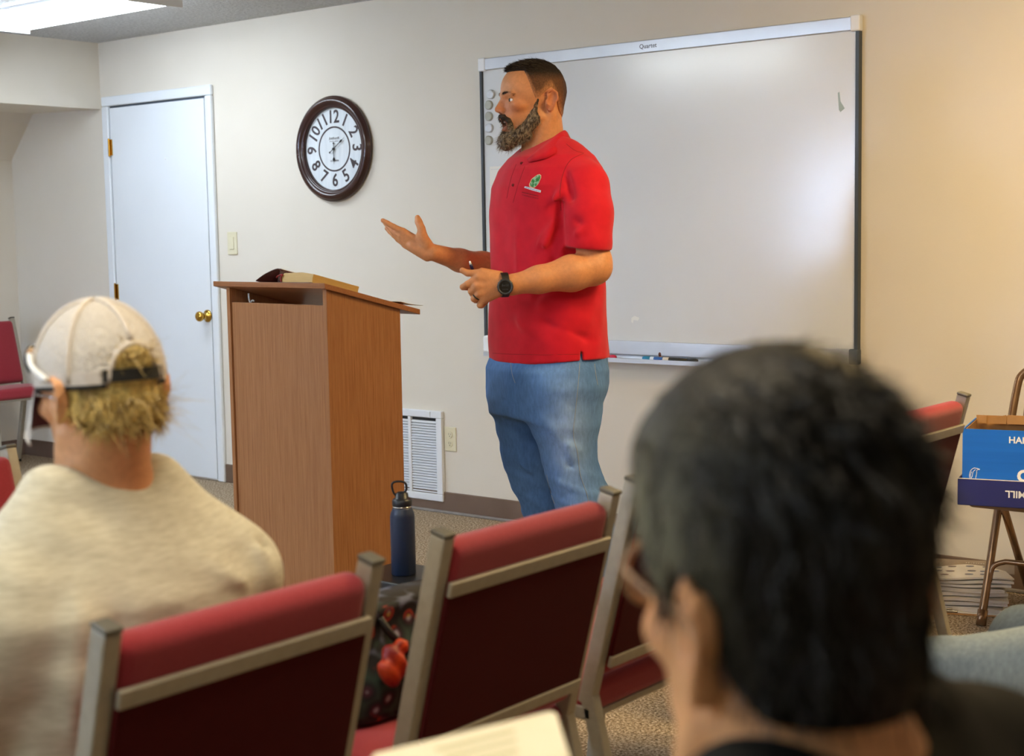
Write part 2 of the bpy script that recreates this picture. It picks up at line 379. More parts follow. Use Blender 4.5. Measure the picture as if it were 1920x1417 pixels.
b = NB(); lathe(b, [(0, -L*.2), (.009, -L*.2), (.009, L/2), (0, L/2)], 20, R); obj('barrel', b, M['whiteplast'], t, smooth=True)
b = NB(); lathe(b, [(.0092, -L*.05), (.0093, L*.3)], 20, R); obj('blue_band', b, mat('blue_band', '2a63ad', .4), t, smooth=True)
marker(X_(1252, 672), X_(1308, 674), '23241f', '1b1b19', 'black marker lying at the right end of the tray')
q = X_(1234, 664)
t = thing('push_toy', 'tiny brown-topped white and orange trinket standing among the markers', 'trinket', (q, WY-.022, TZ+.006), 0)
b = NB(); lathe(b, [(0, 0), (.010, 0), (.009, .012), (.006, .02), (0, .022)], 16); obj('trinket_body', b, mat('trinket_white', 'e8c8b4', .5), t, smooth=True)
b = NB(); lathe(b, [(0, .016), (.008, .018), (.010, .026), (.007, .034), (0, .036)], 16); obj('trinket_head', b, mat('trinket_brown', '5c3020', .5), t, smooth=True)
b = NB(); box(b, (0, -.0095, .010), (.004, .003, .016), Matrix.Rotation(.5, 3, 'Y')); obj('trinket_sash', b, mat('trinket_orange', 'd0582a', .5), t)

# ---------------------------------------------------------------- clock
ccx, ccz = -5.295, 1.749
ck = thing('wall_clock', 'round brown-framed wall clock with white face and large grey numerals', 'clock', (ccx, WY, ccz))
R4 = WALLR.to_4x4()
b = NB(); lathe(b, [(.200, .008), (.200, .020), (.204, .026), (.208, .028), (.213, .026), (.217, .033), (.228, .040), (.240, .040), (.248, .034), (.252, .026), (.256, .025), (.2595, .018), (.2595, .008), (.250, 0), (.200, 0), (.200, .008)], 96, R4); obj('clock_frame', b, M['clockwood'], ck, smooth=True)
b = NB(); lathe(b, [(0, .008), (.2015, .008)], 64, R4); obj('dial', b, M['clockface'], ck)
b = NB(); lathe(b, [(.103, .0082), (.103, .0092), (.111, .0092), (.111, .0082)], 72, R4); obj('dial_ring', b, M['print'], ck)
for n in range(1, 13):
    a = n*PI/6; rr = .155
    rot = -a if n in (10, 11, 12, 1, 2, 3, 9) else PI-a
    mtx = R4 @ Matrix.Translation((rr*math.sin(a), rr*math.cos(a), .0088)) @ Matrix.Rotation(rot, 4, 'Z') @ Matrix.Diagonal((.92, 1, 1, 1))
    text('numeral', str(n), .088, M['print'], ck, mtx, bold=.0016)
def hand_shape(L, tail, wd, blob):
    b = NB()
    def poly(pts):
        v = [b.verts.new((x, y, 0)) for x, y in pts]; v2 = [b.verts.new((x, y, .001)) for x, y in pts]
        b.faces.new(v[::-1]); b.faces.new(v2)
        for i in range(len(pts)): j = (i+1) % len(pts); b.faces.new((v[i], v[j], v2[j], v2[i]))
    poly([(-wd, 0), (-wd*.5, -tail), (wd*.5, -tail), (wd, 0), (wd*.5, L*.62), (0, L), (-wd*.5, L*.62)])
    poly([(0, L*.5), (-blob, L*.68), (-wd*.4, L*.82), (0, L), (wd*.4, L*.82), (blob, L*.68)])
    poly([(.005*math.cos(t*PI/5), -tail+.005*math.sin(t*PI/5)) for t in range(10)])
    return b
h = obj('minute_hand', hand_shape(.085+.01, .03, .0022, .006), M['black'], ck); h.matrix_local = R4 @ Matrix.Translation((0, 0, .016)) @ Matrix.Rotation(-math.radians(56), 4, 'Z')
h = obj('hour_hand', hand_shape(.074, .028, .0025, .008), M['black'], ck); h.matrix_local = R4 @ Matrix.Translation((0, 0, .0135)) @ Matrix.Rotation(-math.radians(180), 4, 'Z')
b = NB(); lathe(b, [(0, .012), (.006, .012), (.006, .019), (0, .020)], 20, R4); obj('hand_hub', b, M['black'], ck)
b = NB()
for i, (z, x0, x1) in enumerate(((.046, -.038, .040),)): boxmm(b, (x0, -.0087, z), (x1, -.0083, z+.0012))
obj('dial_rule', b, M['print'], ck)
def strokes(name, x0, x1, z, hh, n, m, par, mtx, seed):
    """too small to read in the photo: a line of fine irregular pen strokes"""
    r_ = random.Random(seed); b = NB(); x = x0
    for k_ in range(n):
        w_ = (x1-x0)/n; h_ = hh*r_.uniform(.45, 1); box(b, (x+w_*.45, z+h_/2, 0), (w_*r_.uniform(.3, .62), h_, .0004), Matrix.Rotation(r_.uniform(-.25, .05), 3, 'Z')); x += w_
    o = obj(name, b, m, par); o.matrix_local = mtx; o['kind'] = 'stuff'; return o
strokes('dial_script', -.034, .036, .049, .010, 13, M['print'], ck, R4 @ Matrix.Translation((0, 0, .0085)), 2)
strokes('dial_script', -.032, .034, .036, .005, 16, M['print'], ck, R4 @ Matrix.Translation((0, 0, .0085)), 3)
text('dial_lettering', 'LONDON', .013, M['print'], ck, R4 @ Matrix.Translation((0, -.058, .0085)))

# ---------------------------------------------------------------- switch, outlet, return grille
sw = thing('light_switch', 'ivory wall switch plate beside the white door', 'switch', (-6.087, WY, 1.293))
obj('switch_plate', boxmm(NB(), (-.038, -.006, -.060), (.038, 0, .060)), M['ivory'], sw, bevel=.004)
obj('rocker', boxmm(NB(), (-.016, -.0095, -.033), (.016, -.006, .033)), M['ivory'], sw, bevel=.002)
ol = thing('wall_outlet', 'ivory double power outlet on the wall right of the floor grille', 'outlet', (-4.577, WY, .355))
obj('outlet_plate', boxmm(NB(), (-.036, -.006, -.058), (.036, 0, .058)), M['ivory'], ol, bevel=.004)
for s in (-1, 1):
    b = NB(); lathe(b, [(0, .0085), (.0155, .0085), (.0165, .006)], 24, Matrix.Translation((0, 0, s*.0215)) @ R4); o = obj('socket', b, M['ivory'], ol)
    b = NB(); boxmm(b, (-.007, -.0090, s*.0215-.001), (-.0055, -.0086, s*.0215+.008)); boxmm(b, (.005, -.0090, s*.0215-.001), (.0065, -.0086, s*.0215+.007)); boxmm(b, (-.002, -.0090, s*.0215-.009), (.002, -.0086, s*.0215-.005)); obj('slot', b, M['black'], o)
vx1, vx0, vz0, vz1 = -4.617, -5.22, .052, .485
vt = thing('return_air_grille', 'white louvred air return grille low on the wall behind the wooden lectern', 'grille', ((vx0+vx1)/2, WY, vz0))
def vp(name, bm, m, **k): return rel(obj(name, bm, m, **k), vt)
vp('grille_back', boxmm(NB(), (vx0+.02, WY-.003, vz0+.02), (vx1-.02, WY, vz1-.02)), M['ventd'])
for a, c in (((vx0, WY-.022, vz0), (vx1, WY, vz0+.034)), ((vx0, WY-.022, vz1-.034), (vx1, WY, vz1)), ((vx0, WY-.022, vz0+.034), (vx0+.036, WY, vz1-.034)), ((vx1-.036, WY-.022, vz0+.034), (vx1, WY, vz1-.034))):
    vp('frame_bar', boxmm(NB(), a, c), M['ventw'], bevel=.004)
for x in (-4.825, -5.02): vp('mullion', boxmm(NB(), (x-.009, WY-.020, vz0+.034), (x+.009, WY-.004, vz1-.034)), M['ventw'], bevel=.002)
sl = NB(); v = [(vx0+.036, WY-.017, 0), (vx1-.036, WY-.017, 0), (vx1-.036, WY-.006, .0085), (vx0+.036, WY-.006, .0085)]
v1 = [sl.verts.new(p) for p in v]; v2 = [sl.verts.new((p[0], p[1]+.0005, p[2]-.0016)) for p in v]
sl.faces.new(v1); sl.faces.new(v2[::-1])
for i in range(4): j = (i+1) % 4; sl.faces.new((v1[i], v1[j], v2[j], v2[i]))
s0 = vp('slat', sl, M['ventw']); ns = 27; z0 = vz0+.040; dz = (vz1-.046-z0)/ns
s0.location.z = z0
for i in range(1, ns):
    c = s0.copy(); C.objects.link(c); c.location.z = z0+i*dz
b = NB(); boxmm(b, (-4.70, WY-.026, vz1-.032), (-4.685, WY-.022, vz1-.004)); vp('latch', b, M['ventw'], bevel=.001)
# ---------------------------------------------------------------- church chairs (local: faces -X, width along Y)
CW = .232; TH = math.radians(14.5)
BV = Vector((math.sin(TH), 0, math.cos(TH))); BN = Vector((math.cos(TH), 0, -math.sin(TH)))
PB = Vector((.175, 0, .455))                                        # foot of the back post
PT = PB + BV*((.865-.455)/math.cos(TH))
def along(t, off=0): return PB + BV*t + BN*off
def cushion(b, L, W, T, R, c, puff=.012, n=10):
    """soft box: local x length, y width, z thickness"""
    def P(u, v, s):
        k = (1-abs(u)**4)*(1-abs(v)**4)
        return Vector((u*L/2, v*W/2, s*(T/2+puff*k)))
    m = Matrix.Translation(c) @ R.to_4x4()
    top = [[b.verts.new(m @ P(-1+2*i/n, -1+2*j/n, 1)) for j in range(n+1)] for i in range(n+1)]
    bot = [[b.verts.new(m @ Vector(((-1+2*i/n)*L/2, (-1+2*j/n)*W/2, -T/2))) for j in range(n+1)] for i in range(n+1)]
    for i in range(n):
        for j in range(n):
            b.faces.new((top[i][j], top[i+1][j], top[i+1][j+1], top[i][j+1])); b.faces.new((bot[i][j], bot[i][j+1], bot[i+1][j+1], bot[i+1][j]))
    for i in range(n):
        b.faces.new((top[i][0], bot[i][0], bot[i+1][0], top[i+1][0])); b.faces.new((top[i][n], top[i+1][n], bot[i+1][n], bot[i][n]))
        b.faces.new((top[0][i], top[0][i+1], bot[0][i+1], bot[0][i])); b.faces.new((top[n][i], bot[n][i], bot[n][i+1], top[n][i+1]))
    return b
def make_chair(label, loc, rz=0, group='burgundy row chairs'):
    t = thing('church_chair', label, 'chair', loc, rz, group)
    iw = CW-.015
    # seat cushion and pan
    o = obj('seat', cushion(NB(), .43, .445, .062, Matrix.Rotation(math.radians(4), 3, 'Y'), Vector((-.035, 0, .455)), .014), M['burg'], t, bevel=.020, bseg=4)
    obj('seat_pan', box(NB(), (-.03, 0, .418), (.40, .43, .014), Matrix.Rotation(math.radians(4), 3, 'Y')), M['taupe'], t, bevel=.003)
    L = (PT-PB).length
    # backrest: inner cushion, rolled top and rear fabric panel as one upholstered pad
    R = Matrix((BV, Vector((0, 1, 0)), -BN)).transposed()
    b = NB(); cushion(b, .375, 2*iw-.018, .050, R, along(L-.015-.1875, -.006), .014)
    o = obj('backrest', b, M['burg'], t, bevel=.022, bseg=4)
    b = NB(); box(b, along(L-.083-.135, .021), (.262, 2*iw-.022, .006), R); obj('rear_panel', b, M['burgshade'], t, bevel=.002)['label'] = 'burgundy rear panel with its shade painted in'
    for s, h in ((L-.083, .024), (L-.352, .022)):
        b = NB(); box(b, along(s, .0235), (h, 2*iw-.016, .009), R); obj('trim_strip', b, M['taupe'], t, bevel=.002)
    for s in (-1, 1):
        y = s*(CW-.014)
        b = NB(); beam(b, along(-.02)+Vector((0, y, 0)), along(L)+Vector((0, y, 0)), .030, .025); obj('back_post', b, M['taupe'], t, bevel=.003)
        b = NB(); beam(b, along(L)+Vector((0, y, 0)), along(L+.008)+Vector((0, y, 0)), .032, .027); obj('post_cap', b, M['cap'], t, bevel=.003)
        b = NB(); beam(b, along(0)+Vector((0, y, 0)), (.285, y, .012), .030, .024); lg = obj('leg', b, M['taupe'], t, bevel=.003)
        b = NB(); beam(b, (.283, y, .02), (.288, y, 0), .034, .028); obj('foot_glide', b, M['rubber'], lg, bevel=.003)
        b = NB(); beam(b, (-.19, y, .425), (-.235, y, .012), .030, .024); lg = obj('leg', b, M['taupe'], t, bevel=.003)
        b = NB(); beam(b, (-.234, y, .02), (-.237, y, 0), .034, .028); obj('foot_glide', b, M['rubber'], lg, bevel=.003)
        b = NB(); beam(b, (-.20, y, .418), (.185, y, .418), .024, .024); obj('side_rail', b, M['taupe'], t, bevel=.003)
    return t
CX = -1.45-PT.x
chair1 = make_chair('burgundy chair nearest the camera at lower left, under the person in the cap', (CX+.035, 1.22, 0), 0)
# chairs of the same row, further along
for (x, y, l) in ((CX, 1.845, 'burgundy chair in the middle foreground between the capped person and the dark-haired head'),
                  (CX-.03, 2.40, 'burgundy chair partly hidden, its seat edge showing left of the spectacles'),
                  (CX-.03, 2.97, 'burgundy chair mostly hidden behind the dark-haired head'),
                  (CX-.065, 3.575, 'burgundy chair right of the dark-haired head, beside the blue carton')):
    dup(chair1, (x, y, 0), 0, l)
q = at_z(8, 835, .87)
dup(chair1, (q.x+PT.x+.02, q.y-CW+.01, 0), PI, 'burgundy chair cut by the left edge, low beside the capped person\'s shoulder')
dup(chair1, (-7.60, 4.79, 0), PI+.0, 'burgundy chair standing in the alcove at the far left wall')
dup(chair1, (-.10, .92, 0), 0, 'burgundy chair under the dark-haired person in front')
dup(chair1, (-.50, 2.78, 0), 0, 'burgundy chair under the person in light jeans at the right')

# ---------------------------------------------------------------- lectern
c0 = at_D(611.5, 543, 4.3); LX, LY, LT = c0.x, c0.y, c0.z
ang = math.atan2((FH*math.cos(math.radians(44)) - RH*math.sin(math.radians(44))).y, (FH*math.cos(math.radians(44)) - RH*math.sin(math.radians(44))).x)
# local: +X along the front towards the left corner, +Y is away (depth); origin = near bottom corner
# right-handed: X = left-away direction, Y = X rotated -90deg (to the right-away)
lec = thing('lectern', 'tall brown wood-grain lectern with a sloping top', 'lectern', (LX, LY, 0), ang)
LW, LD = .522, .277; SL = .257; TP = LT
def L3(x, y, z): return Vector((x, -y, z))                    # y = depth away from the audience
def lbox(a, c): return boxmm(NB(), L3(*a), L3(*c))
def side(x0, x1):
    b = NB(); pr = [(0, 0), (LD, 0), (LD, TP-SL*LD), (0, TP)]
    va = [b.verts.new(L3(x0, y, z)) for y, z in pr]; vb = [b.verts.new(L3(x1, y, z)) for y, z in pr]
    for i in range(4): j = (i+1) % 4; b.faces.new((va[i], va[j], vb[j], vb[i]))
    b.faces.new(va); b.faces.new(vb[::-1]); return b
obj('side_panel', side(0, .018), M['wood_v'], lec, bevel=.0012)
obj('side_panel', side(LW-.018, LW), M['wood_v'], lec, bevel=.0012)
obj('front_panel', lbox((.018, .006, 0), (LW-.018, .022, TP-.047)), M['wood_v'], lec, bevel=.001)
obj('shelf', lbox((.018, .022, .62), (LW-.018, LD-.01, .636)), M['wood_h'], lec)
obj('bottom_panel', lbox((.018, .022, .04), (LW-.018, LD-.01, .056)), M['wood_h'], lec)
obj('inner_liner', lbox((.018, .05, TP-.12), (.020, LD-.02, TP-.075)), M['inner'], lec)['label'] = 'pale grey inner liner under the top'
ov0, ov1, ox0, ox1 = -.014, LD+.07, -.012, LW+.052
b = NB(); pr = [(ov0, TP-SL*ov0), (ov1, TP-SL*ov1), (ov1, TP-SL*ov1+.016), (ov0, TP-SL*ov0+.016)]
va = [b.verts.new(L3(ox0, y, z)) for y, z in pr]; vb = [b.verts.new(L3(ox1, y, z)) for y, z in pr]
for i in range(4): j = (i+1) % 4; b.faces.new((va[i], va[j], vb[j], vb[i]))
b.faces.new(va); b.faces.new(vb[::-1]); obj('top_board', b, M['wood_h'], lec, bevel=.0015)
slope = math.atan(SL)
b = NB(); box(b, L3(LW*.5, ov1-.02, TP-SL*(ov1-.02)+.024), (LW*.8, .012, .014), Matrix.Rotation(slope, 3, 'X')); obj('book_stop', b, M['wood_h'], lec, bevel=.001)
b = NB(); tube(b, smooth_curve([L3(LW-.05, .05, TP-.02), L3(LW-.052, .05, TP-.04), L3(LW-.062, .048, TP-.05), L3(LW-.075, .046, TP-.042), L3(LW-.085, .046, TP-.044)], 4), .003, 8); obj('hook', b, M['whiteplast'], lec, smooth=True)

# thick soft-bound book lying on the lectern
def Lw(x, y, z): return lec.matrix_basis @ L3(x, y, z)
lec_m = Matrix.Translation((LX, LY, 0)) @ Matrix.Rotation(ang, 4, 'Z')
BKX, BKY = .075, .005
def top_at(y): return TP+.016-SL*y
p0 = lec_m @ L3(BKX, BKY, top_at(BKY)+.001)
bk = thing('book', 'thick maroon leather book with gilt page edges and a flared cover on the lectern', 'book', p0)
bk.matrix_basis = Matrix.Translation(p0) @ Matrix.Rotation(ang, 4, 'Z') @ Matrix.Rotation(slope, 4, 'X')
BL, BWD, BT = .155, .175, .032
b = NB(); n = 10
pr = [(0, .003), (BL, .003), (BL+.004, .012), (BL+.004, .024), (BL-.006, BT), (.06, BT+.003), (0, BT-.002), (.002, .018)]
va = [b.verts.new((x, 0, z)) for x, z in pr]; vb = [b.verts.new((x, -BWD, z)) for x, z in pr]
for i in range(len(pr)): j = (i+1) % len(pr); b.faces.new((va[i], va[j], vb[j], vb[i]))
b.faces.new(va); b.faces.new(vb[::-1]); obj('page_block', b, M['pages'], bk, bevel=.002)
b = NB()
cv = smooth_curve([(-.006, 0, .001), (.07, 0, .0005), (BL, 0, .001), (BL+.008, 0, .012), (BL+.006, 0, BT+.004), (BL+.02, 0, BT+.010), (BL+.05, 0, BT+.004), (BL+.09, 0, .022), (BL+.125, 0, .004)], 5)
for a, yy in ((0, .008),):
    r0 = [[b.verts.new((p.x, yy-(BWD+.016)*s - (0.0 if i else 0), p.z+off)) for i, p in enumerate(cv)] for s in (0, 1) for off in (0, .0022)]
    A, B_, C_, D_ = r0
    for i in range(len(cv)-1):
        b.faces.new((A[i], A[i+1], C_[i+1], C_[i])); b.faces.new((B_[i], D_[i], D_[i+1], B_[i+1])); b.faces.new((A[i], B_[i], B_[i+1], A[i+1])); b.faces.new((C_[i], C_[i+1], D_[i+1], D_[i]))
    b.faces.new((A[0], C_[0], D_[0], B_[0])); b.faces.new((A[-1], B_[-1], D_[-1], C_[-1]))
obj('cover', b, M['leather'], bk, smooth=True)
b = NB(); pts = [(BL+.006, 0, BT+.003), (BL+.02, 0, BT+.011), (BL+.045, 0, BT+.007), (BL+.075, 0, BT-.004)]
for k_ in range(3):
    cu = smooth_curve([(x, 0, z+.001+.0012*k_) for x, _, z in pts], 4)
    A = [b.verts.new((p.x, -.002, p.z)) for p in cu]; D_ = [b.verts.new((p.x, -BWD, p.z)) for p in cu]
    for i in range(len(cu)-1): b.faces.new((A[i], A[i+1], D_[i+1], D_[i]))
obj('loose_leaves', b, M['paper'], bk, smooth=True)
b = NB(); tube(b, smooth_curve([(BL-.002, .002, .004), (BL+.002, .004, .016), (BL-.004, .004, .026), (BL+.012, .006, .022), (BL+.024, .004, .017)], 4), .0022, 6); obj('ribbon', b, M['ribbon'], bk, smooth=True)
# loose sheet at the lower edge of the lectern top
b = NB(); v = []; n = 8
for i in range(n+1):
    y = .16+.235*i/n
    z = top_at(min(y, ov1))+.002 + (.012 if y > .25 else 0)*min(1, (y-.25)/.05 if y > .25 else 0) - max(0, y-ov1)*.12
    v.append([b.verts.new((lec_m @ L3(x, y, z+zz))) for x in (.03, .25) for zz in (0, .0008)])
for i in range(n):
    a, c = v[i], v[i+1]
    b.faces.new((a[0], c[0], c[2], a[2])); b.faces.new((a[1], a[3], c[3], c[1])); b.faces.new((a[0], a[1], c[1], c[0])); b.faces.new((a[2], c[2], c[3], a[3]))
b.faces.new((v[0][0], v[0][2], v[0][3], v[0][1])); b.faces.new((v[n][0], v[n][1], v[n][3], v[n][2]))
o = obj('paper_sheet', b, M['paper']); tag(o, 'white sheet poking past the right edge of the lectern top', 'paper')

# ---------------------------------------------------------------- low bench with bottle, tote bag
bq = at_z(757, 1076, .44)
bn = thing('low_table', 'small black-topped low table under the navy bottle', 'table', (bq.x-.02, bq.y+.01, 0), 0)
obj('table_top', box(NB(), (0, 0, .425), (.20, .20, .03)), M['black'], bn, bevel=.006)
obj('edge_band', box(NB(), (0, 0, .401), (.19, .19, .018)), M['taupe'], bn, bevel=.003)
for sx in (-1, 1):
    for sy in (-1, 1): obj('leg', beam(NB(), (sx*.078, sy*.078, .392), (sx*.085, sy*.085, 0), .025, .025), M['taupe'], bn, bevel=.003)
bt = thing('water_bottle', 'navy insulated water bottle with a loop carry lid', 'bottle', (bq.x, bq.y, .4402))
b = NB(); lathe(b, [(0, 0), (.0295, 0), (.032, .003), (.032, .152), (.030, .162), (.0255, .172), (.0245, .176), (0, .176)], 40); obj('bottle_body', b, M['bottle'], bt, smooth=True)
b = NB(); lathe(b, [(.0235, .1755), (.0250, .1765), (.0250, .1785), (.0235, .1795)], 32); obj('steel_ring', b, M['steel'], bt, smooth=True)
b = NB(); lathe(b, [(0, .179), (.0245, .179), (.0255, .182), (.0255, .194), (.0215, .199), (.0175, .200), (.016, .212), (.010, .216), (0, .217)], 32); obj('bottle_lid', b, M['navyplast'], bt, smooth=True)
b = NB(); lo_ = [RH*x + Vector((0, 0, z)) for x, z in ((.005, .213), (.012, .222), (.010, .238), (-.004, .243), (-.020, .241), (-.025, .232), (-.021, .214), (-.012, .204))]
tube(b, smooth_curve(lo_, 5), .0028, 8); obj('carry_loop', b, M['navyplast'], bt, smooth=True)

def tote_mat():
    k = NT('floral_print'); v = k.coord()
    vo = k.n('ShaderNodeTexVoronoi', Scale=24); k.l(v, vo.inputs['Vector'])
    nz = k.n('ShaderNodeTexNoise', Scale=9, Detail=2); k.l(v, nz.inputs['Vector'])
    c1 = k.ramp(vo.outputs['Distance'], [(.12, lin('b09038')), (.16, lin('5a1420')), (.30, lin('a8381c')), (.36, lin('140f12')), (.62, lin('0c0c10')), (.8, lin('5d6378'))])
    c2 = k.ramp(vo.outputs['Distance'], [(.1, lin('9898a4')), (.2, lin('3c1026')), (.34, lin('0e0e14')), (.6, lin('22362e')), (.8, lin('0e0e12'))])
    mx = k.n('ShaderNodeMix', data_type='RGBA'); k.l(k.ramp(nz.outputs[0], [(.48, (0, 0, 0, 1)), (.52, (1, 1, 1, 1))]), mx.inputs[0]); k.l(c1, mx.inputs[6]); k.l(c2, mx.inputs[7])
    k.l(mx.outputs[2], k.b.inputs['Base Color']); k.b.inputs['Roughness'].default_value = .8; return k.m
tp = Vector((-1.765, 1.82, .503)); tz = .186
bag = thing('tote_bag', 'dark floral tote bag standing on the middle burgundy chair', 'bag', tp, 0)
b = NB(); nz_, na = 14, 28
rows = []
for i in range(nz_+1):
    s = i/nz_; z = s*tz; rows.append([])
    for j in range(na):
        a = 2*PI*j/na; ex = .9 if s < .9 else .9-.25*(s-.9)*10
        rx, ry = .145*(1-.10*s), .085*(1-.45*s)
        x = rx*abs(math.cos(a))**.6*math.copysign(1, math.cos(a)); y = ry*abs(math.sin(a))**.6*math.copysign(1, math.sin(a))
        x += .008*math.sin(7*s+3*a); y += .010*math.sin(9*s+2*a+1)
        rows[-1].append(b.verts.new((y, x, z)))
for i in range(nz_):
    for j in range(na): q_ = (j+1) % na; b.faces.new((rows[i][j], rows[i][q_], rows[i+1][q_], rows[i+1][j]))
b.faces.new(rows[0][::-1]); b.faces.new(rows[-1])
obj('bag_body', b, tote_mat(), bag, smooth=True)
for s_ in (-1, 1):
    b = NB(); tube(b, smooth_curve([(s_*.05, -.06, tz-.02), (s_*.07, -.05, tz-.05), (s_*.088, .0, tz-.10), (s_*.07, .05, tz-.05), (s_*.05, .06, tz-.02)], 6), .007, 8)
    obj('bag_handle', b, M['black'], bag, smooth=True)
#@@CLOTH
# ---------------------------------------------------------------- folding chair, carton and paper stack
fq = at_z(1840, 1172, 0)
fx0, fy0 = fq.x, fq.y; FW = .44
fc = thing('folding_chair', 'bronze metal folding chair under the blue carton', 'chair', (fx0+FW/2, fy0, 0), 0)
TR = .0135
for s in (-1, 1):
    x = s*FW/2
    b = NB(); tube(b, smooth_curve([(x, .0, .012), (x, .17, .46), (x*.99, .275, .74), (x*.9, .30, .815), (x*.55, .305, .84), (0, .305, .845)], 6), TR, 14); obj('front_leg', b, M['foldm'], fc, smooth=True)
    b = NB(); tube(b, [(x*.9, .40, .012), (x*.9, .08, .44)], TR*.95, 14); obj('rear_leg', b, M['foldm'], fc, smooth=True)
    b = NB(); tube(b, [(x, -.004, 0), (x, .012, .05)], TR*1.25, 14); obj('foot_cap', b, M['foldm'], fc, smooth=True)
    b = NB(); tube(b, [(x*.9, .405, 0), (x*.9, .385, .05)], TR*1.25, 14); obj('foot_cap', b, M['foldm'], fc, smooth=True)
b = NB(); tube(b, smooth_curve([(-FW/2+.006, .05, .14), (-FW/2+.012, .062, .185), (-FW/2+.045, .068, .205), (-FW/2+.09, .07, .208), (FW/2-.09, .07, .208), (FW/2-.045, .068, .205), (FW/2-.012, .062, .185), (FW/2-.006, .05, .14)], 5), .009, 12); obj('cross_brace', b, M['foldm'], fc, smooth=True)
b = NB(); boxmm(b, (-FW/2+.02, -.18, .425), (FW/2-.02, .22, .458)); obj('seat', b, M['foldpan'], fc, bevel=.012, bseg=3)
b = NB(); box(b, (0, .285, .72), (FW-.06, .012, .15), Matrix.Rotation(-.2, 3, 'X')); obj('backrest', b, M['foldpan'], fc, bevel=.004)

cq = at_D(1799, 946, 4.5)
crt = thing('cardboard_carton', 'open blue paper carton standing in its navy lid on the folding chair', 'box', (cq.x, cq.y, .4585), math.radians(14))
BW_, BD_, BH_ = .44, .285, .232; lt = .0045
for nm, a, c in (('wall', (0, 0, 0), (BW_, lt, BH_)), ('wall', (0, BD_-lt, 0), (BW_, BD_, BH_)), ('wall', (0, lt, 0), (lt, BD_-lt, BH_)), ('wall', (BW_-lt, lt, 0), (BW_, BD_-lt, BH_)), ('carton_base', (0, 0, 0), (BW_, BD_, .004))):
    boxb = NB(); boxmm(boxb, (a[0]+.006, a[1]+.006, a[2]+.004), (c[0]+.006, c[1]+.006, c[2]+.004 if nm == 'wall' else .008))
    obj('carton_side' if nm == 'wall' else nm, boxb, M['redbox'], crt)
# inner liner and torn flaps show brown board
b = NB()
for a, c in (((lt, BD_-lt-.002, .01), (BW_-lt, BD_-lt, BH_+.014)), ((lt, lt+.002, .01), (lt+.002, BD_-lt, BH_)), ((BW_-lt-.002, lt, .01), (BW_-lt, BD_-lt, BH_))):
    boxmm(b, (a[0]+.006, a[1]+.006, a[2]), (c[0]+.006, c[1]+.006, c[2]))
obj('inner_board', b, M['card'], crt)
for x0, x1, h0, h1 in ((.02, .045, .012, .016), (.05, .105, .006, .019), (.108, .2, .019, .017), (.205, .40, .018, .012)):
    b = NB(); y = BD_-.02; v = [(x0, y, BH_-.01), (x1, y, BH_-.01), (x1, y, BH_+h1), (x0, y, BH_+h0)]
    v1 = [b.verts.new(p) for p in v]; v2 = [b.verts.new((p[0], p[1]+.004, p[2])) for p in v]
    b.faces.new(v1); b.faces.new(v2[::-1])
    for i in range(4): j = (i+1) % 4; b.faces.new((v1[i], v1[j], v2[j], v2[i]))
    obj('flap', b, M['card'], crt)
b = NB(); LHt = .083
for a, c in (((-.002, -.004, 0), (BW_+.014, .002, LHt)), ((-.002, BD_+.010, 0), (BW_+.014, BD_+.016, LHt)), ((-.006, -.004, 0), (0.0, BD_+.016, LHt)), ((BW_+.012, -.004, 0), (BW_+.018, BD_+.016, LHt)), ((-.006, -.004, 0), (BW_+.018, BD_+.016, .004))):
    boxmm(b, a, c)
obj('carton_lid', b, M['navybox'], crt, bevel=.002)
b = NB(); boxmm(b, (-.005, -.0045, LHt-.001), (BW_+.017, .0015, LHt+.0005)); obj('lid_edge', b, M['paper'], crt)
FR = Matrix.Rotation(PI/2, 4, 'X')
text('carton_lettering', 'HAMMERMILL', .028, M['white'], crt, Matrix.Translation((BW_/2+.006, .0055, .206)) @ FR, bold=.0006)
text('carton_lettering', 'Copy Plus', .050, M['white'], crt, Matrix.Translation((.167, .0055, .096)) @ FR, bold=.0022, align='LEFT')
text('lid_lettering', 'HAMMERMILL', .030, M['white'], crt, Matrix.Translation((BW_/2+.006, -.0046, .043)) @ FR @ Matrix.Rotation(PI, 4, 'Z'), bold=.0006)
b = NB()
def pl(pts, r=.0009): tube(b, smooth_curve([(x+.028, .0055, z+.084) for x, z in pts], 5), r, 5)
pl([(0, .0), (.0, .012), (.004, .024), (.012, .031), (.020, .031), (.030, .028), (.022, .026), (.021, .015), (.018, .0)])
pl([(.005, 0), (.008, .006), (.010, .018), (.014, .024), (.018, .027)]); pl([(.004, 0), (.003, .010), (.006, .02)])
obj('penguin_emblem', b, M['white'], crt)

# stack of magazines on a clipboard
random.seed(3)
pq = at_z(1795, 1140, 0); pq = Vector((pq.x, pq.y+.02, 0))
M['mag'] = [mat('magazine_%s' % n_, c, .5, c2=c2, scale=8, stretch=(1, 1, 1)) for n_, c, c2 in (('cream', 'ddd6c8', 'e6e0d4'), ('pale', 'c9c0b2', 'd6cfc2'), ('brownish', '8b7a68', 'a09080'))]
cl = thing('clipboard', 'brown clipboard with white sheet at the bottom of the paper stack', 'clipboard', pq, .35)
obj('board', box(NB(), (0, 0, .003), (.33, .235, .004)), M['card'], cl, bevel=.001)
obj('sheet', box(NB(), (.004, .004, .006), (.30, .22, .0015)), M['paper'], cl)
b = NB(); box(b, (-.03, -.105, .010), (.055, .016, .007)); box(b, (-.03, -.102, .015), (.018, .012, .010)); obj('clip', b, M['steel'], cl, bevel=.001)
z = .0072
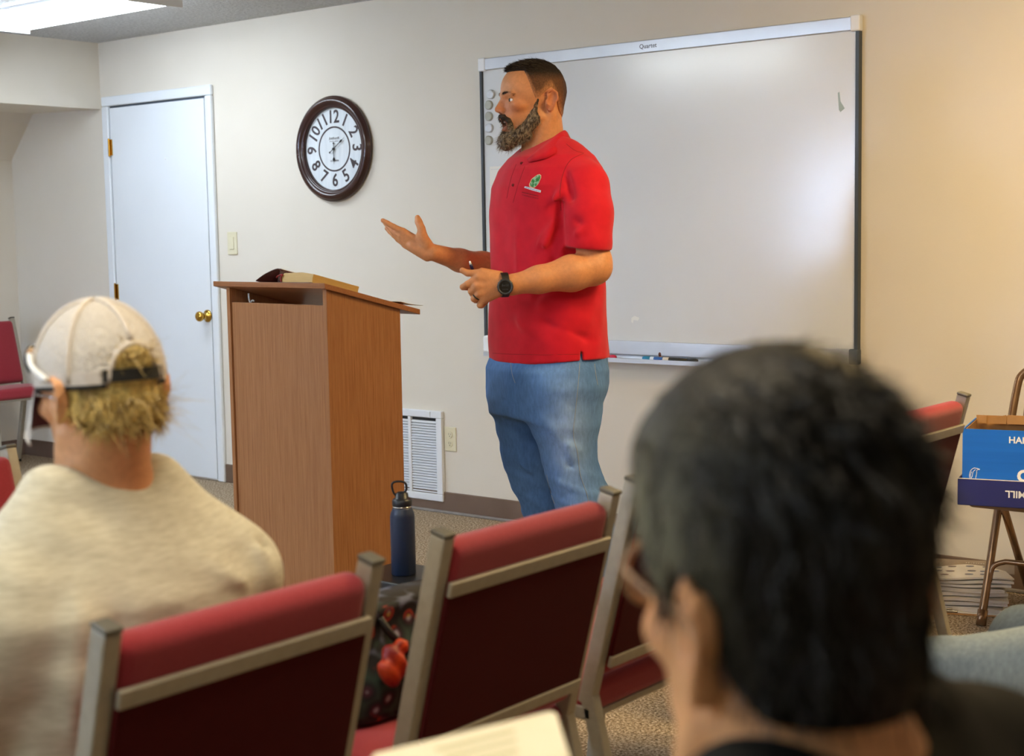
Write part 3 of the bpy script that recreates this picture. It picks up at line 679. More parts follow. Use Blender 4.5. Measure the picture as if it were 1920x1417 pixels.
specs = [(.29, .22, .016, .30, 1), (.28, .21, .012, .48, 0), (.29, .215, .010, .42, 1), (.28, .21, .012, .55, 0), (.28, .21, .014, .38, 1), (.27, .205, .008, .46, 0), (.28, .21, .010, .52, 0), (.28, .21, .006, .60, 0)]
zs_ = []
for i, (lx, ly, th, rz, mi) in enumerate(specs):
    lab = ['lowest magazine of the stack, on the clipboard', 'second magazine from the bottom of the floor stack', 'third magazine up in the stack by the folding chair leg', 'rolled-edge magazine in the middle of the floor stack', 'thick grey magazine just above the middle of the stack', 'thin cream booklet third from the top of the stack', 'cream magazine second from the top of the stack', 'white magazine with oval pictures near the top of the stack'][i]
    t = thing('magazine', lab, 'magazine', (pq.x+random.uniform(-.012, .012)+.01*i/8, pq.y+random.uniform(-.008, .008)+.02, z), rz, 'magazines stacked on the floor')
    b = NB(); nx = 14
    def hgt(u, top):
        sag = .006*math.sin(u*PI*1.1+i) * (1 if i > 1 else .2)
        return (th if top else 0)*(1-.25*abs(u)**6) + sag*.35
    g = [[[b.verts.new((u*lx/2, v_*ly/2, hgt(u, s))) for v_ in (-1, 1)] for u in [-1+2*k_/nx for k_ in range(nx+1)]] for s in (0, 1)]
    for k_ in range(nx):
        b.faces.new((g[1][k_][0], g[1][k_+1][0], g[1][k_+1][1], g[1][k_][1])); b.faces.new((g[0][k_][0], g[0][k_][1], g[0][k_+1][1], g[0][k_+1][0]))
        b.faces.new((g[0][k_][0], g[0][k_+1][0], g[1][k_+1][0], g[1][k_][0])); b.faces.new((g[0][k_][1], g[1][k_][1], g[1][k_+1][1], g[0][k_+1][1]))
    for e in (0, nx): b.faces.new((g[0][e][0], g[1][e][0], g[1][e][1], g[0][e][1]))
    obj('pages', b, M['mag'][mi], t)
    zz = z+th
    if i == len(specs)-1:
        mp_ = mat('printed_brown', 'a07858', .5, c2='6f86a0', scale=12)
        for (u, v_) in ((-.08, .06), (-.03, .065), (.03, .06), (.085, .05), (-.09, .01), (-.05, .0), (.02, -.01), (.06, -.02), (.10, -.005), (-.08, -.05), (0, -.06), (.05, -.065)):
            b = NB(); lathe(b, [(0, th+.0016), (.012, th+.0016), (.012, th+.001)], 14, Matrix.Translation((u, v_, hgt(u*2/lx, 1)-th)) @ Matrix.Diagonal((1.2, .8, 1, 1))); obj('printed_picture', b, mp_, t)
    z = zz+.0045
# brown cover magazine behind on top
t = thing('magazine', 'brown covered magazine at the back of the stack against the baseboard', 'magazine', (pq.x+.01, pq.y+.10, z-.010), .35, 'magazines stacked on the floor')
b = NB(); box(b, (0, 0, .004), (.27, .13, .004), Matrix.Rotation(.10, 3, 'X')); obj('pages', b, M['mag'][2], t, bevel=.001)
strokes('cover_script', -.03, .07, .02, .010, 12, M['mag'][1], t, Matrix.Translation((0, 0, .0085)) @ Matrix.Rotation(.10, 4, 'X'), 5)
# ---------------------------------------------------------------- sculpting helpers (signed distance fields -> one continuous mesh)
f32 = np.float32
def A3(v): return np.array(v, f32)
def smin(a, b, k): h = np.clip(.5+.5*(b-a)/k, 0, 1); return b+(a-b)*h-k*h*(1-h)
def smax(a, b, k): return -smin(-a, -b, k)
def ell(P, c, r, R=None):
    p = P-A3(c)
    if R is not None: p = p @ np.array(R, f32)                # columns of R = axes of the ellipsoid
    r = A3(r); k0 = np.sqrt(((p/r)**2).sum(1)); k1 = np.sqrt(((p/(r*r))**2).sum(1))+1e-9
    return k0*(k0-1)/k1
def cap(P, a, b, ra, rb, flat=None, fs=1):
    a, b = A3(a), A3(b); p = P-a; d = b-a
    if flat is not None:
        n = A3(flat); n = n/np.linalg.norm(n); q = (fs-1)
        p = p+q*(p@n)[:, None]*n; d = d+q*(d@n)*n
    h = np.clip((p@d)/max(float(d@d), 1e-9), 0, 1)
    return (np.sqrt(((p-h[:, None]*d)**2).sum(1))-(ra+(rb-ra)*h))
def chain(P, pts, rad, k=.01, flat=None, fs=1):
    o = None
    for i in range(len(pts)-1):
        d = cap(P, pts[i], pts[i+1], rad[i], rad[i+1], flat, fs); o = d if o is None else smin(o, d, k)
    return o
def loft(P, prof, n=2.3, ang=0, capk=.02):
    """stacked ellipses: rows (z, cx, cy, a, b); `ang` turns the ellipse axes"""
    z = np.array([r[0] for r in prof]); g = [np.interp(P[:, 2], z, [r[i] for r in prof]).astype(f32) for i in (1, 2, 3, 4)]
    x = P[:, 0]-g[0]; y = P[:, 1]-g[1]; c, s = math.cos(ang), math.sin(ang)
    u = x*c+y*s; v = -x*s+y*c
    q = (np.abs(u/g[2])**n+np.abs(v/g[3])**n)**(1/n)
    d = (q-1)*np.minimum(g[2], g[3])
    return smax(d, np.maximum(z[0]-P[:, 2], P[:, 2]-z[-1]), capk)
def polymesh(fn, lo, hi, h, blk=4):
    lo = np.array(lo, f32); hi = np.array(hi, f32)
    nb = np.ceil((hi-lo)/(h*blk)).astype(int); n = nb*blk+1
    # coarse pass at block centres
    ax = [lo[i]+h*blk*(np.arange(nb[i])+.5) for i in range(3)]
    G = np.stack(np.meshgrid(*ax, indexing='ij'), -1).reshape(-1, 3).astype(f32)
    dc = fn(G).reshape(nb)
    act = np.abs(dc) < h*blk*1.6+.004
    V = np.repeat(np.repeat(np.repeat(np.where(dc < 0, -1., 1.).astype(f32), blk, 0), blk, 1), blk, 2)
    V = np.pad(V, ((0, 1),)*3, mode='edge')
    m = np.zeros(n, bool); I = np.argwhere(act)
    for a in range(blk+1):
        for b_ in range(blk+1):
            for c_ in range(blk+1): m[I[:, 0]*blk+a, I[:, 1]*blk+b_, I[:, 2]*blk+c_] = True
    idx = np.argwhere(m)
    out = np.empty(len(idx), f32)
    for s in range(0, len(idx), 400000):
        out[s:s+400000] = fn((lo+idx[s:s+400000]*h).astype(f32))
    V[idx[:, 0], idx[:, 1], idx[:, 2]] = out
    # surface nets
    S = V < 0
    cnt = np.zeros(tuple(n-1), np.int8)
    for a in (0, 1):
        for b_ in (0, 1):
            for c_ in (0, 1): cnt += S[a:n[0]-1+a, b_:n[1]-1+b_, c_:n[2]-1+c_]
    cells = np.argwhere((cnt > 0) & (cnt < 8))
    vid = -np.ones(tuple(n-1), np.int64); vid[cells[:, 0], cells[:, 1], cells[:, 2]] = np.arange(len(cells))
    acc = np.zeros((len(cells), 3)); num = np.zeros(len(cells))
    corners = [(a, b_, c_) for a in (0, 1) for b_ in (0, 1) for c_ in (0, 1)]
    for i, p in enumerate(corners):
        for q in corners[i+1:]:
            if sum(abs(x-y) for x, y in zip(p, q)) != 1: continue
            va = V[cells[:, 0]+p[0], cells[:, 1]+p[1], cells[:, 2]+p[2]]; vb = V[cells[:, 0]+q[0], cells[:, 1]+q[1], cells[:, 2]+q[2]]
            mk = (va < 0) != (vb < 0); t = np.where(mk, va/np.where(mk, va-vb, 1), 0)
            acc += np.where(mk[:, None], np.array(p)+t[:, None]*(np.array(q)-np.array(p)), 0); num += mk
    verts = lo+(cells+acc/num[:, None])*h
    quads = []
    for ax_ in range(3):
        o1, o2 = [(1, 2), (2, 0), (0, 1)][ax_]
        sl = [slice(1, -1)]*3; sl[ax_] = slice(0, n[ax_]-1); s2 = list(sl); s2[ax_] = slice(1, n[ax_])
        a = S[tuple(sl)]; b_ = S[tuple(s2)]; e = np.argwhere(a != b_)
        if not len(e): continue
        sg = a[e[:, 0], e[:, 1], e[:, 2]]
        off = np.array([1, 1, 1]); off[ax_] = 0; e = e+off
        def vv(d1, d2):
            c_ = e.copy(); c_[:, o1] -= d1; c_[:, o2] -= d2; return vid[c_[:, 0], c_[:, 1], c_[:, 2]]
        q = np.stack([vv(1, 1), vv(0, 1), vv(0, 0), vv(1, 0)], 1)
        q[~sg] = q[~sg][:, ::-1]; quads.append(q)
    q = np.concatenate(quads); q = q[(q >= 0).all(1)]
    return verts, q
def npmesh(name, v, q, m, parent=None, smooth=True, color=None):
    me = bpy.data.meshes.new(name); nv, nq = len(v), len(q); k = q.shape[1]
    me.vertices.add(nv); me.vertices.foreach_set('co', np.asarray(v, f32).ravel())
    me.loops.add(nq*k); me.loops.foreach_set('vertex_index', q.ravel().astype(np.int32))
    me.polygons.add(nq); me.polygons.foreach_set('loop_start', np.arange(0, nq*k, k, dtype=np.int32)); me.polygons.foreach_set('loop_total', np.full(nq, k, np.int32))
    me.polygons.foreach_set('use_smooth', np.full(nq, smooth, bool)); me.update(calc_edges=True); me.validate()
    if color is not None:
        at = me.color_attributes.new('tone', 'FLOAT_COLOR', 'POINT'); cc = np.ones((nv, 4), f32); cc[:, :3] = color; at.data.foreach_set('color', cc.ravel())
    me.materials.append(m); o = bpy.data.objects.new(name, me); C.objects.link(o)
    if parent: o.parent = parent
    return o
def sculpt(name, fn, lo, hi, h, m, parent, relax=1, color=None):
    v, q = polymesh(fn, lo, hi, h)
    for _ in range(relax):                                   # one light smoothing pass removes grid steps
        s = np.zeros_like(v); c_ = np.zeros(len(v))
        for a in range(4):
            i, j = q[:, a], q[:, (a+1) % 4]
            for ax_ in range(3): s[:, ax_] += np.bincount(i, v[j, ax_], len(v))+np.bincount(j, v[i, ax_], len(v))
            c_ += np.bincount(i, minlength=len(v))+np.bincount(j, minlength=len(v))
        v = v*.5+.5*s/np.maximum(c_, 1)[:, None]
    return npmesh(name, v, q, m, parent, True, None if color is None else color(v.astype(f32)))
def rnd3(P, s, seed=0):
    r = np.random.RandomState(seed); o = 0
    for i in range(5):
        k = r.normal(size=3); k = k/np.linalg.norm(k)*s*r.uniform(.6, 1.5); o = o+np.sin(P@k.astype(f32)+r.uniform(0, 6.28))
    return o/5
def strands(name, roots, dirs, length, width, m, parent, curl=.2, droop=0, seed=1, seg=3):
    """hair: thin tapering blades as one mesh"""
    r = np.random.RandomState(seed); n = len(roots)
    L = length*r.uniform(.6, 1.15, n)
    d = dirs+r.normal(size=(n, 3))*curl; d /= np.linalg.norm(d, axis=1)[:, None]
    sd = np.cross(d, r.normal(size=(n, 3))); sd /= np.linalg.norm(sd, axis=1)[:, None]
    V = []; 
    bend = r.normal(size=(n, 3))*curl*.7
    for i in range(seg+1):
        t = i/seg; p = roots+d*(L*t)[:, None]+bend*(L*t*t)[:, None]; p[:, 2] -= droop*L*t*t
        wd = width*(1-.85*t)
        V += [p-sd*wd/2, p+sd*wd/2]
    V = np.stack(V, 1).reshape(-1, 3); K = 2*(seg+1); base = np.arange(n)*K
    Q = np.concatenate([np.stack([base+2*i, base+2*i+1, base+2*i+3, base+2*i+2], 1) for i in range(seg)])
    o = npmesh(name, V, Q, m, parent, True); o['kind'] = 'stuff'; return o
def attr_mat(name, rough=.5, noise=0, nscale=60, stretch=(1, 1, 1), bump=0, bscale=300, bdist=.001, sss=0, sheen=0, spec=.3):
    """colour comes from the 'tone' attribute of the mesh, varied by a little noise"""
    k = NT(name); at = k.n('ShaderNodeAttribute', attribute_name='tone'); out = at.outputs['Color']; v = k.coord(stretch)
    if noise:
        nz = k.n('ShaderNodeTexNoise', Scale=nscale, Detail=5, Roughness=.65); k.l(v, nz.inputs['Vector'])
        hs = k.n('ShaderNodeHueSaturation'); mr = k.n('ShaderNodeMapRange'); mr.inputs['From Min'].default_value = .3; mr.inputs['From Max'].default_value = .7
        mr.inputs['To Min'].default_value = 1-noise; mr.inputs['To Max'].default_value = 1+noise
        k.l(nz.outputs[0], mr.inputs['Value']); k.l(mr.outputs[0], hs.inputs['Value']); k.l(out, hs.inputs['Color']); out = hs.outputs[0]
    k.l(out, k.b.inputs['Base Color']); k.b.inputs['Roughness'].default_value = rough; k.b.inputs['Specular IOR Level'].default_value = spec
    if sss: k.b.inputs['Subsurface Weight'].default_value = sss; k.b.inputs['Subsurface Radius'].default_value = (.01, .004, .002); k.b.inputs['Subsurface Scale'].default_value = 1
    if sheen: k.b.inputs['Sheen Weight'].default_value = sheen
    if bump:
        nb = k.n('ShaderNodeTexNoise', Scale=bscale, Detail=3); k.l(v, nb.inputs['Vector']); k.bump(nb.outputs[0], bump, bdist)
    return k.m
def L3c(h): return np.array(lin(h)[:3], f32)
def mixc(a, b, t): t = np.clip(t, 0, 1)[:, None]; return a*(1-t)+b*t
M['skin'] = attr_mat('skin', .5, .10, 90, bump=.12, bscale=500, bdist=.0008, spec=.35, sss=.08)
M['polo'] = mat('red_polo_knit', 'c40e26', .75, c2='d1142c', scale=25, bump=.25, bscale=900, bdist=.0008, sheen=.15, spec=.2)
M['logo_g'] = mat('emblem_green', '1c7a34', .7, c2='8fbf9a', scale=130, lo=.45, hi=.62)
M['logo_w'] = mat('emblem_white', 'dfe3ef', .7); M['logo_o'] = mat('emblem_cream', 'e8b890', .7); M['logo_t'] = mat('emblem_maroon', '6d0d14', .8)
M['denim'] = attr_mat('denim', .85, .16, 120, (1, 1, .25), bump=.35, bscale=700, bdist=.0008, spec=.1)
M['hair'] = attr_mat('cropped_hair', .55, .45, 260, (1, 1, .6), bump=.6, bscale=420, bdist=.003, spec=.25)
M['beardm'] = mat('beard_hair', '33261c', .6, c2='a4927c', scale=150, stretch=(1, 1, .5), lo=.42, hi=.75, bump=.7, bscale=300, bdist=.004)
M['beardt'] = mat('beard_strand', '43342a', .55, c2='c4b49a', scale=120, lo=.4, hi=.7)
M['hairt'] = mat('dark_hair_strand', '20150f', .5)
M['eyew'] = mat('eye_white', 'd8d4d0', .2); M['iris'] = mat('eye_iris', '2e2a28', .15)
M['lip'] = mat('lips', 'a8604c', .45); M['mouth'] = mat('mouth_dark', '2a0d0a', .6); M['teeth'] = mat('teeth', 'e6e0d4', .3)
M['watch'] = mat('watch_black', '1c1d1e', .45); M['watchb'] = mat('watch_bezel', '4a4c4e', .3, .6); M['watchf'] = mat('watch_glass', '07080a', .1)
M['pen'] = mat('pen_navy', '120f3c', .3); M['shoe'] = mat('shoe_leather', '3b2a20', .5); M['thread'] = mat('jeans_thread', '9fa6ac', .7)

# ---------------------------------------------------------------- the standing speaker
# frame of the figure: +X = to the right of the photo, +Y = away, Z up; origin on the floor
MD = 4.8
mo = at_D(1030, 700, MD); MU = mo.dot(RH)
def mp(x, y, dw=0):
    """point of the figure seen at pixel x, y and dw metres behind the body plane"""
    p = at_D(x, y, MD+dw); return (p.dot(RH)-MU, dw, p.z)
man = thing('person', 'bearded man standing in red polo and blue jeans, holding a pen and gesturing', 'person', FH*MD+RH*MU, YAW)
PX = MD/F_PX*1.0
# head frame: forward / left / up in mm, from pixels
PSI = math.radians(17)
hg = np.array([-math.cos(PSI), -math.sin(PSI), 0]); hl = np.array([math.sin(PSI), -math.cos(PSI), 0])
hz = np.array([0., 0., 1.])
NOD = math.radians(0)
HC = np.array(mp(1012, 192, 0))
HM = np.stack([hg, hl, hz], 1)                                # columns: forward, left, up
def to_head(P): return ((P-HC.astype(f32)) @ HM.astype(f32))*1000
def head_w(g, l, z): return HC+HM @ (np.array([g, l, z])/1000.)
def skull(p):
    d = ell(p, (18, 0, 36), (104, 77, 92))
    d = smin(d, ell(p, (66, 0, 40), (60, 57, 66)), 16)
    return d
def face(p, mouth=True):
    q = p.copy(); q[:, 1] = np.abs(q[:, 1])
    d = skull(p)
    d = smin(d, ell(p, (62, 0, -30), (62, 50, 74)), 16)
    d = smin(d, cap(q, (20, 50, -50), (88, 24, -108), 19, 18), 20)
    d = smin(d, ell(p, (100, 0, -112), (26, 26, 20)), 16)
    d = smin(d, ell(q, (84, 44, -14), (26, 18, 17)), 12)                       # cheekbone
    d = smin(d, cap(q, (122, 9, 22), (106, 44, 22), 9.5, 9), 8)                # brow
    d = smin(d, ell(p, (104, 0, -60), (27, 31, 34)), 12)                       # muzzle
    d = smax(d, -ell(q, (122, 36, 4), (17, 18, 11)), 7)                        # socket
    d = smin(d, ell(q, (101, 34, 4), (14.5, 15, 12.5)), 4)                         # lids
    d = smax(d, -ell(q, (113, 40, 3.5), (12, 15, 3.0)), 1.2)
    d = smin(d, cap(p, (122, 0, 12), (141, 0, -22), 6.5, 9), 9)                # nose
    d = smin(d, cap(p, (114, 0, 16), (126, 0, -28), 10, 13), 6)
    d = smin(d, ell(p, (141, 0, -25), (9, 9, 8)), 5)
    d = smin(d, ell(q, (129, 12, -28), (11, 7, 7.5)), 5)
    d = smin(d, cap(q, (131, 0, -52), (110, 24, -64), 6, 4.5), 4)              # upper lip
    d = smin(d, cap(q, (122, 0, -87), (107, 22, -74), 7, 4.5), 4)              # lower lip
    if mouth: d = smax(d, -ell(p, (124, 0, -70), (26, 20, 11.5)), 3)
    # ears
    R = np.array([[.93, -.10, -.33], [.2, .95, .1], [.33, -.15, .93]])
    e = ell(q, (-14, 79, 0), (19, 7, 34), R)
    e = smax(e, -ell(q, (-10, 88, 4), (11, 8, 22), R), 3)
    e = smin(e, chain(q, [(2, 80, 12), (0, 84, 26), (-14, 88, 33), (-28, 90, 22), (-30, 89, 4), (-20, 86, -14), (-8, 80, -30)], [3, 3.6, 4, 4, 4, 4.2, 5], 2), 2.5)
    e = smin(e, chain(q, [(4, 79, -4), (2, 82, -12), (-8, 82, -18)], [4, 4, 3.5], 3), 3)
    d = smin(d, e, 5)
    return d
def neck(p):
    d = cap(p, (-8, 0, -30), (-18, 0, -175), 60, 66)
    d = smin(d, cap(p, (38, 0, -110), (40, 0, -180), 20, 26), 26)
    q = p.copy(); q[:, 1] = np.abs(q[:, 1])
    return smin(d, cap(q, (-22, 56, -40), (40, 18, -180), 16, 16), 20)
# limbs
LS = mp(1094, 330, -.155); LE = mp(1114, 502, -.215); LWr = mp(958, 534, -.300)
RS = mp(992, 340, .15); RE = mp(952, 503, .20); RWr = mp(812, 473, .03)
def hand_left(P):
    W = lambda x, y, d=0: mp(x, y, -.315+d)
    m = [W(897, 520), W(893, 536, -.002), W(898, 550, .002), (W(906, 562, .010))]
    wr = mp(945, 534, -.303)
    d = None
    for i, q in enumerate(m):
        wq = mp(940, 524+i*7, -.303); c_ = cap(P, wq, q, .0165, .0135); d = c_ if d is None else smin(d, c_, .012)
    d = smin(d, cap(P, mp(938, 514, -.295), W(903, 509, .005), .010, .012), .014)
    for pts, r in (([m[0], W(876, 533, .004), W(868, 538, .022), W(880, 540, .040)], [.0125, .0105, .0098, .0085]),
                   ([m[1], W(884, 546, .006), W(886, 551, .028), W(900, 548, .036)], [.0125, .0112, .0098, .0085]),
                   ([m[2], W(889, 560, .008), W(892, 563, .028), W(904, 558, .036)], [.012, .0108, .0092, .008]),
                   ([m[3], W(900, 572, .012), W(903, 573, .028), W(912, 566, .036)], [.011, .0098, .0085, .0075]),
                   ([W(912, 513, .008), W(893, 512, .006), W(877, 512, .006), W(867, 507, .008)], [.0135, .0115, .0105, .0095])):
        d = smin(d, chain(P, pts, r, .003), .0035)
    return d
RH_ = dict()
def hand_right(P):
    W = lambda x, y, d=0: mp(x, y, .02+d)
    mk = [W(756, 434, .005), W(752, 441, .012), W(754, 450, .018), W(760, 459, .020)]
    d = None
    for i, q in enumerate(mk):
        a = mp(805+(-1, -2, -3, -4)[i], 464+i*6, .028); c_ = cap(P, a, q, .0145, .0118); d = c_ if d is None else smin(d, c_, .010)
    d = smin(d, cap(P, W(801, 458, -.004), W(790, 440, -.012), .0185, .0165), .014)       # ball of the thumb
    d = smin(d, cap(P, W(796, 474, .002), W(772, 461, .006), .015, .012), .012)
    fl = (([mk[0], W(738, 425, .004), W(726, 418, .004), W(717.5, 413, .006)], [.0112, .0095, .0085, .0075]),
          ([mk[1], W(737, 433, .024), W(729, 425, .036), W(722, 418, .044)], [.0112, .0095, .0086, .0075]),
          ([mk[2], W(739, 441, .034), W(731, 434, .050), W(725, 428, .060)], [.0108, .0092, .0082, .0072]),
          ([mk[3], W(746, 449, .034), W(740, 443, .048), W(735, 438, .058)], [.010, .0085, .0076, .0068]),
          ([W(793, 444, -.012), W(790, 428, -.014), W(785, 416, -.010), W(783, 408, -.006)], [.0165, .0130, .0125, .0095]))
    for pts, r in fl: d = smin(d, chain(P, pts, r, .003), .0035)
    return d
def man_body(P):
    d = np.full(len(P), 9., f32)
    # left arm
    a = chain(P, [tuple(np.array(LS)-A3((0,0,.04))), LE], [.046, .050], .02); a = smin(a, ell(P, mp(1128, 494, -.20), (.030, .045, .045)), .03)
    fa = chain(P, [mp(1108, 505, -.22), mp(1072, 512, -.245), mp(1010, 524, -.28), LWr], [.050, .054, .040, .0305], .02)
    a = smin(a, fa, .02)
    a = smin(a, cap(P, LWr, mp(944, 535, -.303), .030, .026), .012)
    r = chain(P, [RS, RE], [.06, .045], .02)
    r = smin(r, chain(P, [RE, mp(905, 497, .17), mp(862, 488, .10), RWr], [.043, .043, .036, .0275], .02), .02)
    d = smin(a, r, .001)
    t = loft(P, [(z_, c_[0], c_[1], .10, .15) for z_, c_ in ((.92, (0, 0)), (1.2, (0, 0)), (1.42, (0, 0)), (1.53, (.0, 0)))], ang=-PI/2+math.radians(33)+PI/2, capk=.05)
    d = smin(d, t, .03)
    d = smin(d, cap(P, tuple(np.array(LS)-A3((0,0,.03))), tuple(np.array(RS)-A3((0,0,.03))), .04, .04), .03)
    def region(lo, hi): return np.all((P > A3(lo)) & (P < A3(hi)), axis=1)
    hc = HC; m = region(hc-.24, hc+.24)
    if m.any():
        ph = to_head(P[m]); hd_ = smin(face(ph), neck(ph), 14)/1000.; d[m] = smin(d[m], hd_.astype(f32), .02)
    for fnh, c_ in ((hand_left, mp(905, 540, -.30)), (hand_right, mp(765, 440, .03))):
        c_ = np.array(c_); m = region(c_-.13, c_+.13)
        if m.any(): d[m] = smin(d[m], fnh(P[m]).astype(f32), .008)
    return d
SK = L3c('cc8d60'); SKR = L3c('bc6448'); SKL = L3c('d49468')
def man_col(v):
    p = to_head(v); n = len(v)
    c_ = np.tile(SK, (n, 1))
    c_ = mixc(c_, SKR, .35*np.exp(-((p[:, 0]-140)**2+(p[:, 2]+25)**2)/900)+.30*np.exp(-((p[:, 0]-95)**2+(p[:, 2]+20)**2)/1200))
    nos = (np.abs(np.abs(p[:, 1])-7) < 4) & (np.abs(p[:, 0]-133) < 6) & (p[:, 2] < -31) & (p[:, 2] > -42)  # nostril hollows: their darkness is painted as colour
    c_ = mixc(c_, L3c('4a2218'), nos*.8)
    inear = (np.abs(p[:, 1]) > 74) & (np.abs(p[:, 0]+14) < 30) & (np.abs(p[:, 2]) < 42)
    c_ = mixc(c_, SKR, inear*.45)
    lips = ((((p[:, 0]-118)/24)**2+(p[:, 1]/27)**2+((p[:, 2]+70)/22)**2) < 1)
    c_ = mixc(c_, L3c('a2584a'), lips*.8)
    inside = ((((p[:, 0]-122)/26)**2+(p[:, 1]/20.5)**2+((p[:, 2]+70)/12.3)**2) < 1)
    c_ = mixc(c_, L3c('3a120e'), inside*1.)
    # five-o'clock shadow round the jaw
    st = np.clip((-p[:, 2]-45)/30, 0, 1)*np.clip((p[:, 0]-10)/40, 0, 1)*np.clip((p[:, 2]+190)/50, 0, 1)
    return mixc(c_, L3c('8e5a3c'), st*.4)
body = sculpt('body', man_body, (-.62, -.42, .86), (.30, .42, 1.93), .0034, M['skin'], man, 1, man_col)

# eyes, teeth, tongue
for s in (-1, 1):
    c_ = head_w(101, s*34, 4); b = NB(); bmesh.ops.create_uvsphere(b, u_segments=20, v_segments=12, radius=.0125, matrix=Matrix.Translation(c_))
    e = obj('eye', b, M['eyew'], man, smooth=True)
    look = (hg*.97-.10*hl*0+np.array([0, 0, .02])); look = look/np.linalg.norm(look)
    Rm = Vector(look).to_track_quat('Z', 'Y').to_matrix().to_4x4()
    b = NB(); lathe(b, [(0, .0131), (.0035, .0129), (.0068, .0116), (.007, .0106)], 18, Matrix.Translation(c_) @ Rm); obj('iris', b, M['iris'], e, smooth=True)
hr = Matrix([[hg[0], hl[0], 0], [hg[1], hl[1], 0], [0, 0, 1]]).to_3x3()
b = NB()
for i in range(-4, 5):
    a = i*.25; box(b, head_w(102+16*math.cos(a), 18*math.sin(a), -61), (.005, .0052, .008), hr @ Matrix.Rotation(a, 3, 'Z'))
obj('upper_teeth', b, M['teeth'], man, bevel=.001)
b = NB(); bmesh.ops.create_uvsphere(b, u_segments=16, v_segments=10, radius=1, matrix=Matrix.Translation(head_w(100, 0, -80)) @ hr.to_4x4() @ Matrix.Diagonal((.022, .015, .006, 1)))
obj('tongue', b, M['lip'], man, smooth=True)
# hair: cropped sides, darker longer top
def line(p, a, b_):  # signed side in the sagittal plane (g, z)
    return ((b_[0]-a[0])*(p[:, 2]-a[1])-(b_[1]-a[1])*(p[:, 0]-a[0]))/math.hypot(b_[0]-a[0], b_[1]-a[1])
def hair_region(p):
    """negative inside the hair area"""
    z = p[:, 2]; g = p[:, 0]; al = np.abs(p[:, 1])
    # lower boundary height as a function of g on the side of the head
    zb = np.interp(g, [-110, -75, -48, -34, -16, 6, 24, 38, 50, 58, 66, 95, 122, 150], [-62, -58, -30, 14, 42, 28, 8, 6, 34, 60, 84, 92, 94, 94])
    front = np.interp(al, [0, 30, 50, 70], [0, 2, 10, 0])
    return (zb+front*(g > 60)-z)*.7
def hair(p):
    top = np.clip((p[:, 2]-70)/50, 0, 1); fr = np.clip((p[:, 0]-60)/60, 0, 1)
    th = (3.0+top*6+fr*top*5)*np.clip(.25-hair_region(p)/16, .15, 1)
    d = np.minimum(skull(p), ell(p, (-2, 0, -20), (76, 60, 78)))
    d = smin(skull(p), ell(p, (-18, 0, -30), (54, 58, 70)), 20)-th-1.1*rnd3(p*A3((1, 1, .6)), .55, 3)
    return smax(d, hair_region(p), 2)
def man_hair(P): return (hair(to_head(P))/1000).astype(f32)
def hair_col(v):
    p = to_head(v); t = np.clip((p[:, 2]-62)/30, 0, 1); bk = np.clip((-p[:, 0]-50)/30, 0, 1)
    side = mixc(np.tile(L3c('5e3c26'), (len(v), 1)), L3c('8a5636'), np.clip((40-p[:, 2])/60, 0, .8)*(1-bk))
    c_ = mixc(side, L3c('1d130d'), np.maximum(t, bk*.65))
    fade = np.clip(1+hair_region(p)/20, 0, 1)*np.clip((92-p[:, 2])/20, 0, 1)*.9
    return mixc(c_, L3c('b98058'), fade)
sculpt('hair', man_hair, HC-.16, HC+.17, .0024, M['hair'], man, 0, hair_col)['label'] = 'short dark hair faded brown at the sides'
rs = np.random.RandomState(5)
def surf_points(fn, n, lo, hi, keep, seed=0, off=0):
    """random points on the surface of fn (head space mm)"""
    r = np.random.RandomState(seed); out = []; nor = []; tot = 0
    while tot < n:
        p = r.uniform(lo, hi, (n*6, 3)).astype(f32)
        for _ in range(4):
            e = 1.; d0 = fn(p)
            g = np.stack([(fn(p+A3(v))-d0)/e for v in ((e, 0, 0), (0, e, 0), (0, 0, e))], 1); gl = np.linalg.norm(g, axis=1)[:, None]+1e-6
            p = p-g/gl*d0[:, None]
        k = keep(p) & (np.abs(fn(p)) < 1); p, g = p[k], (g/gl)[k]; out.append(p); nor.append(g); tot += len(p)
        if len(out) > 12: break
    return np.concatenate(out)[:n], np.concatenate(nor)[:n]
def head_strands(name, fn, n, lo, hi, keep, dirf, length, width, m, parent, seed, curl=.25, Hm=None, Hc=None, droop=0):
    p, nn = surf_points(fn, n, lo, hi, keep, seed); d = dirf(p, nn)
    Hm_ = HM if Hm is None else Hm; Hc_ = HC if Hc is None else Hc
    return strands(name, (Hc_+(p/1000.) @ Hm_.T), d @ Hm_.T, length, width, m, parent, curl, droop, seed)
head_strands('top_hair', hair, 2600, (-80, -70, 60), (150, 70, 150), lambda p: (hair_region(p) < -2) & (p[:, 2] > 80), lambda p, n_: n_*.12+np.array([.9, 0, .0]), .013, .0011, M['hairt'], man, 11, .18)
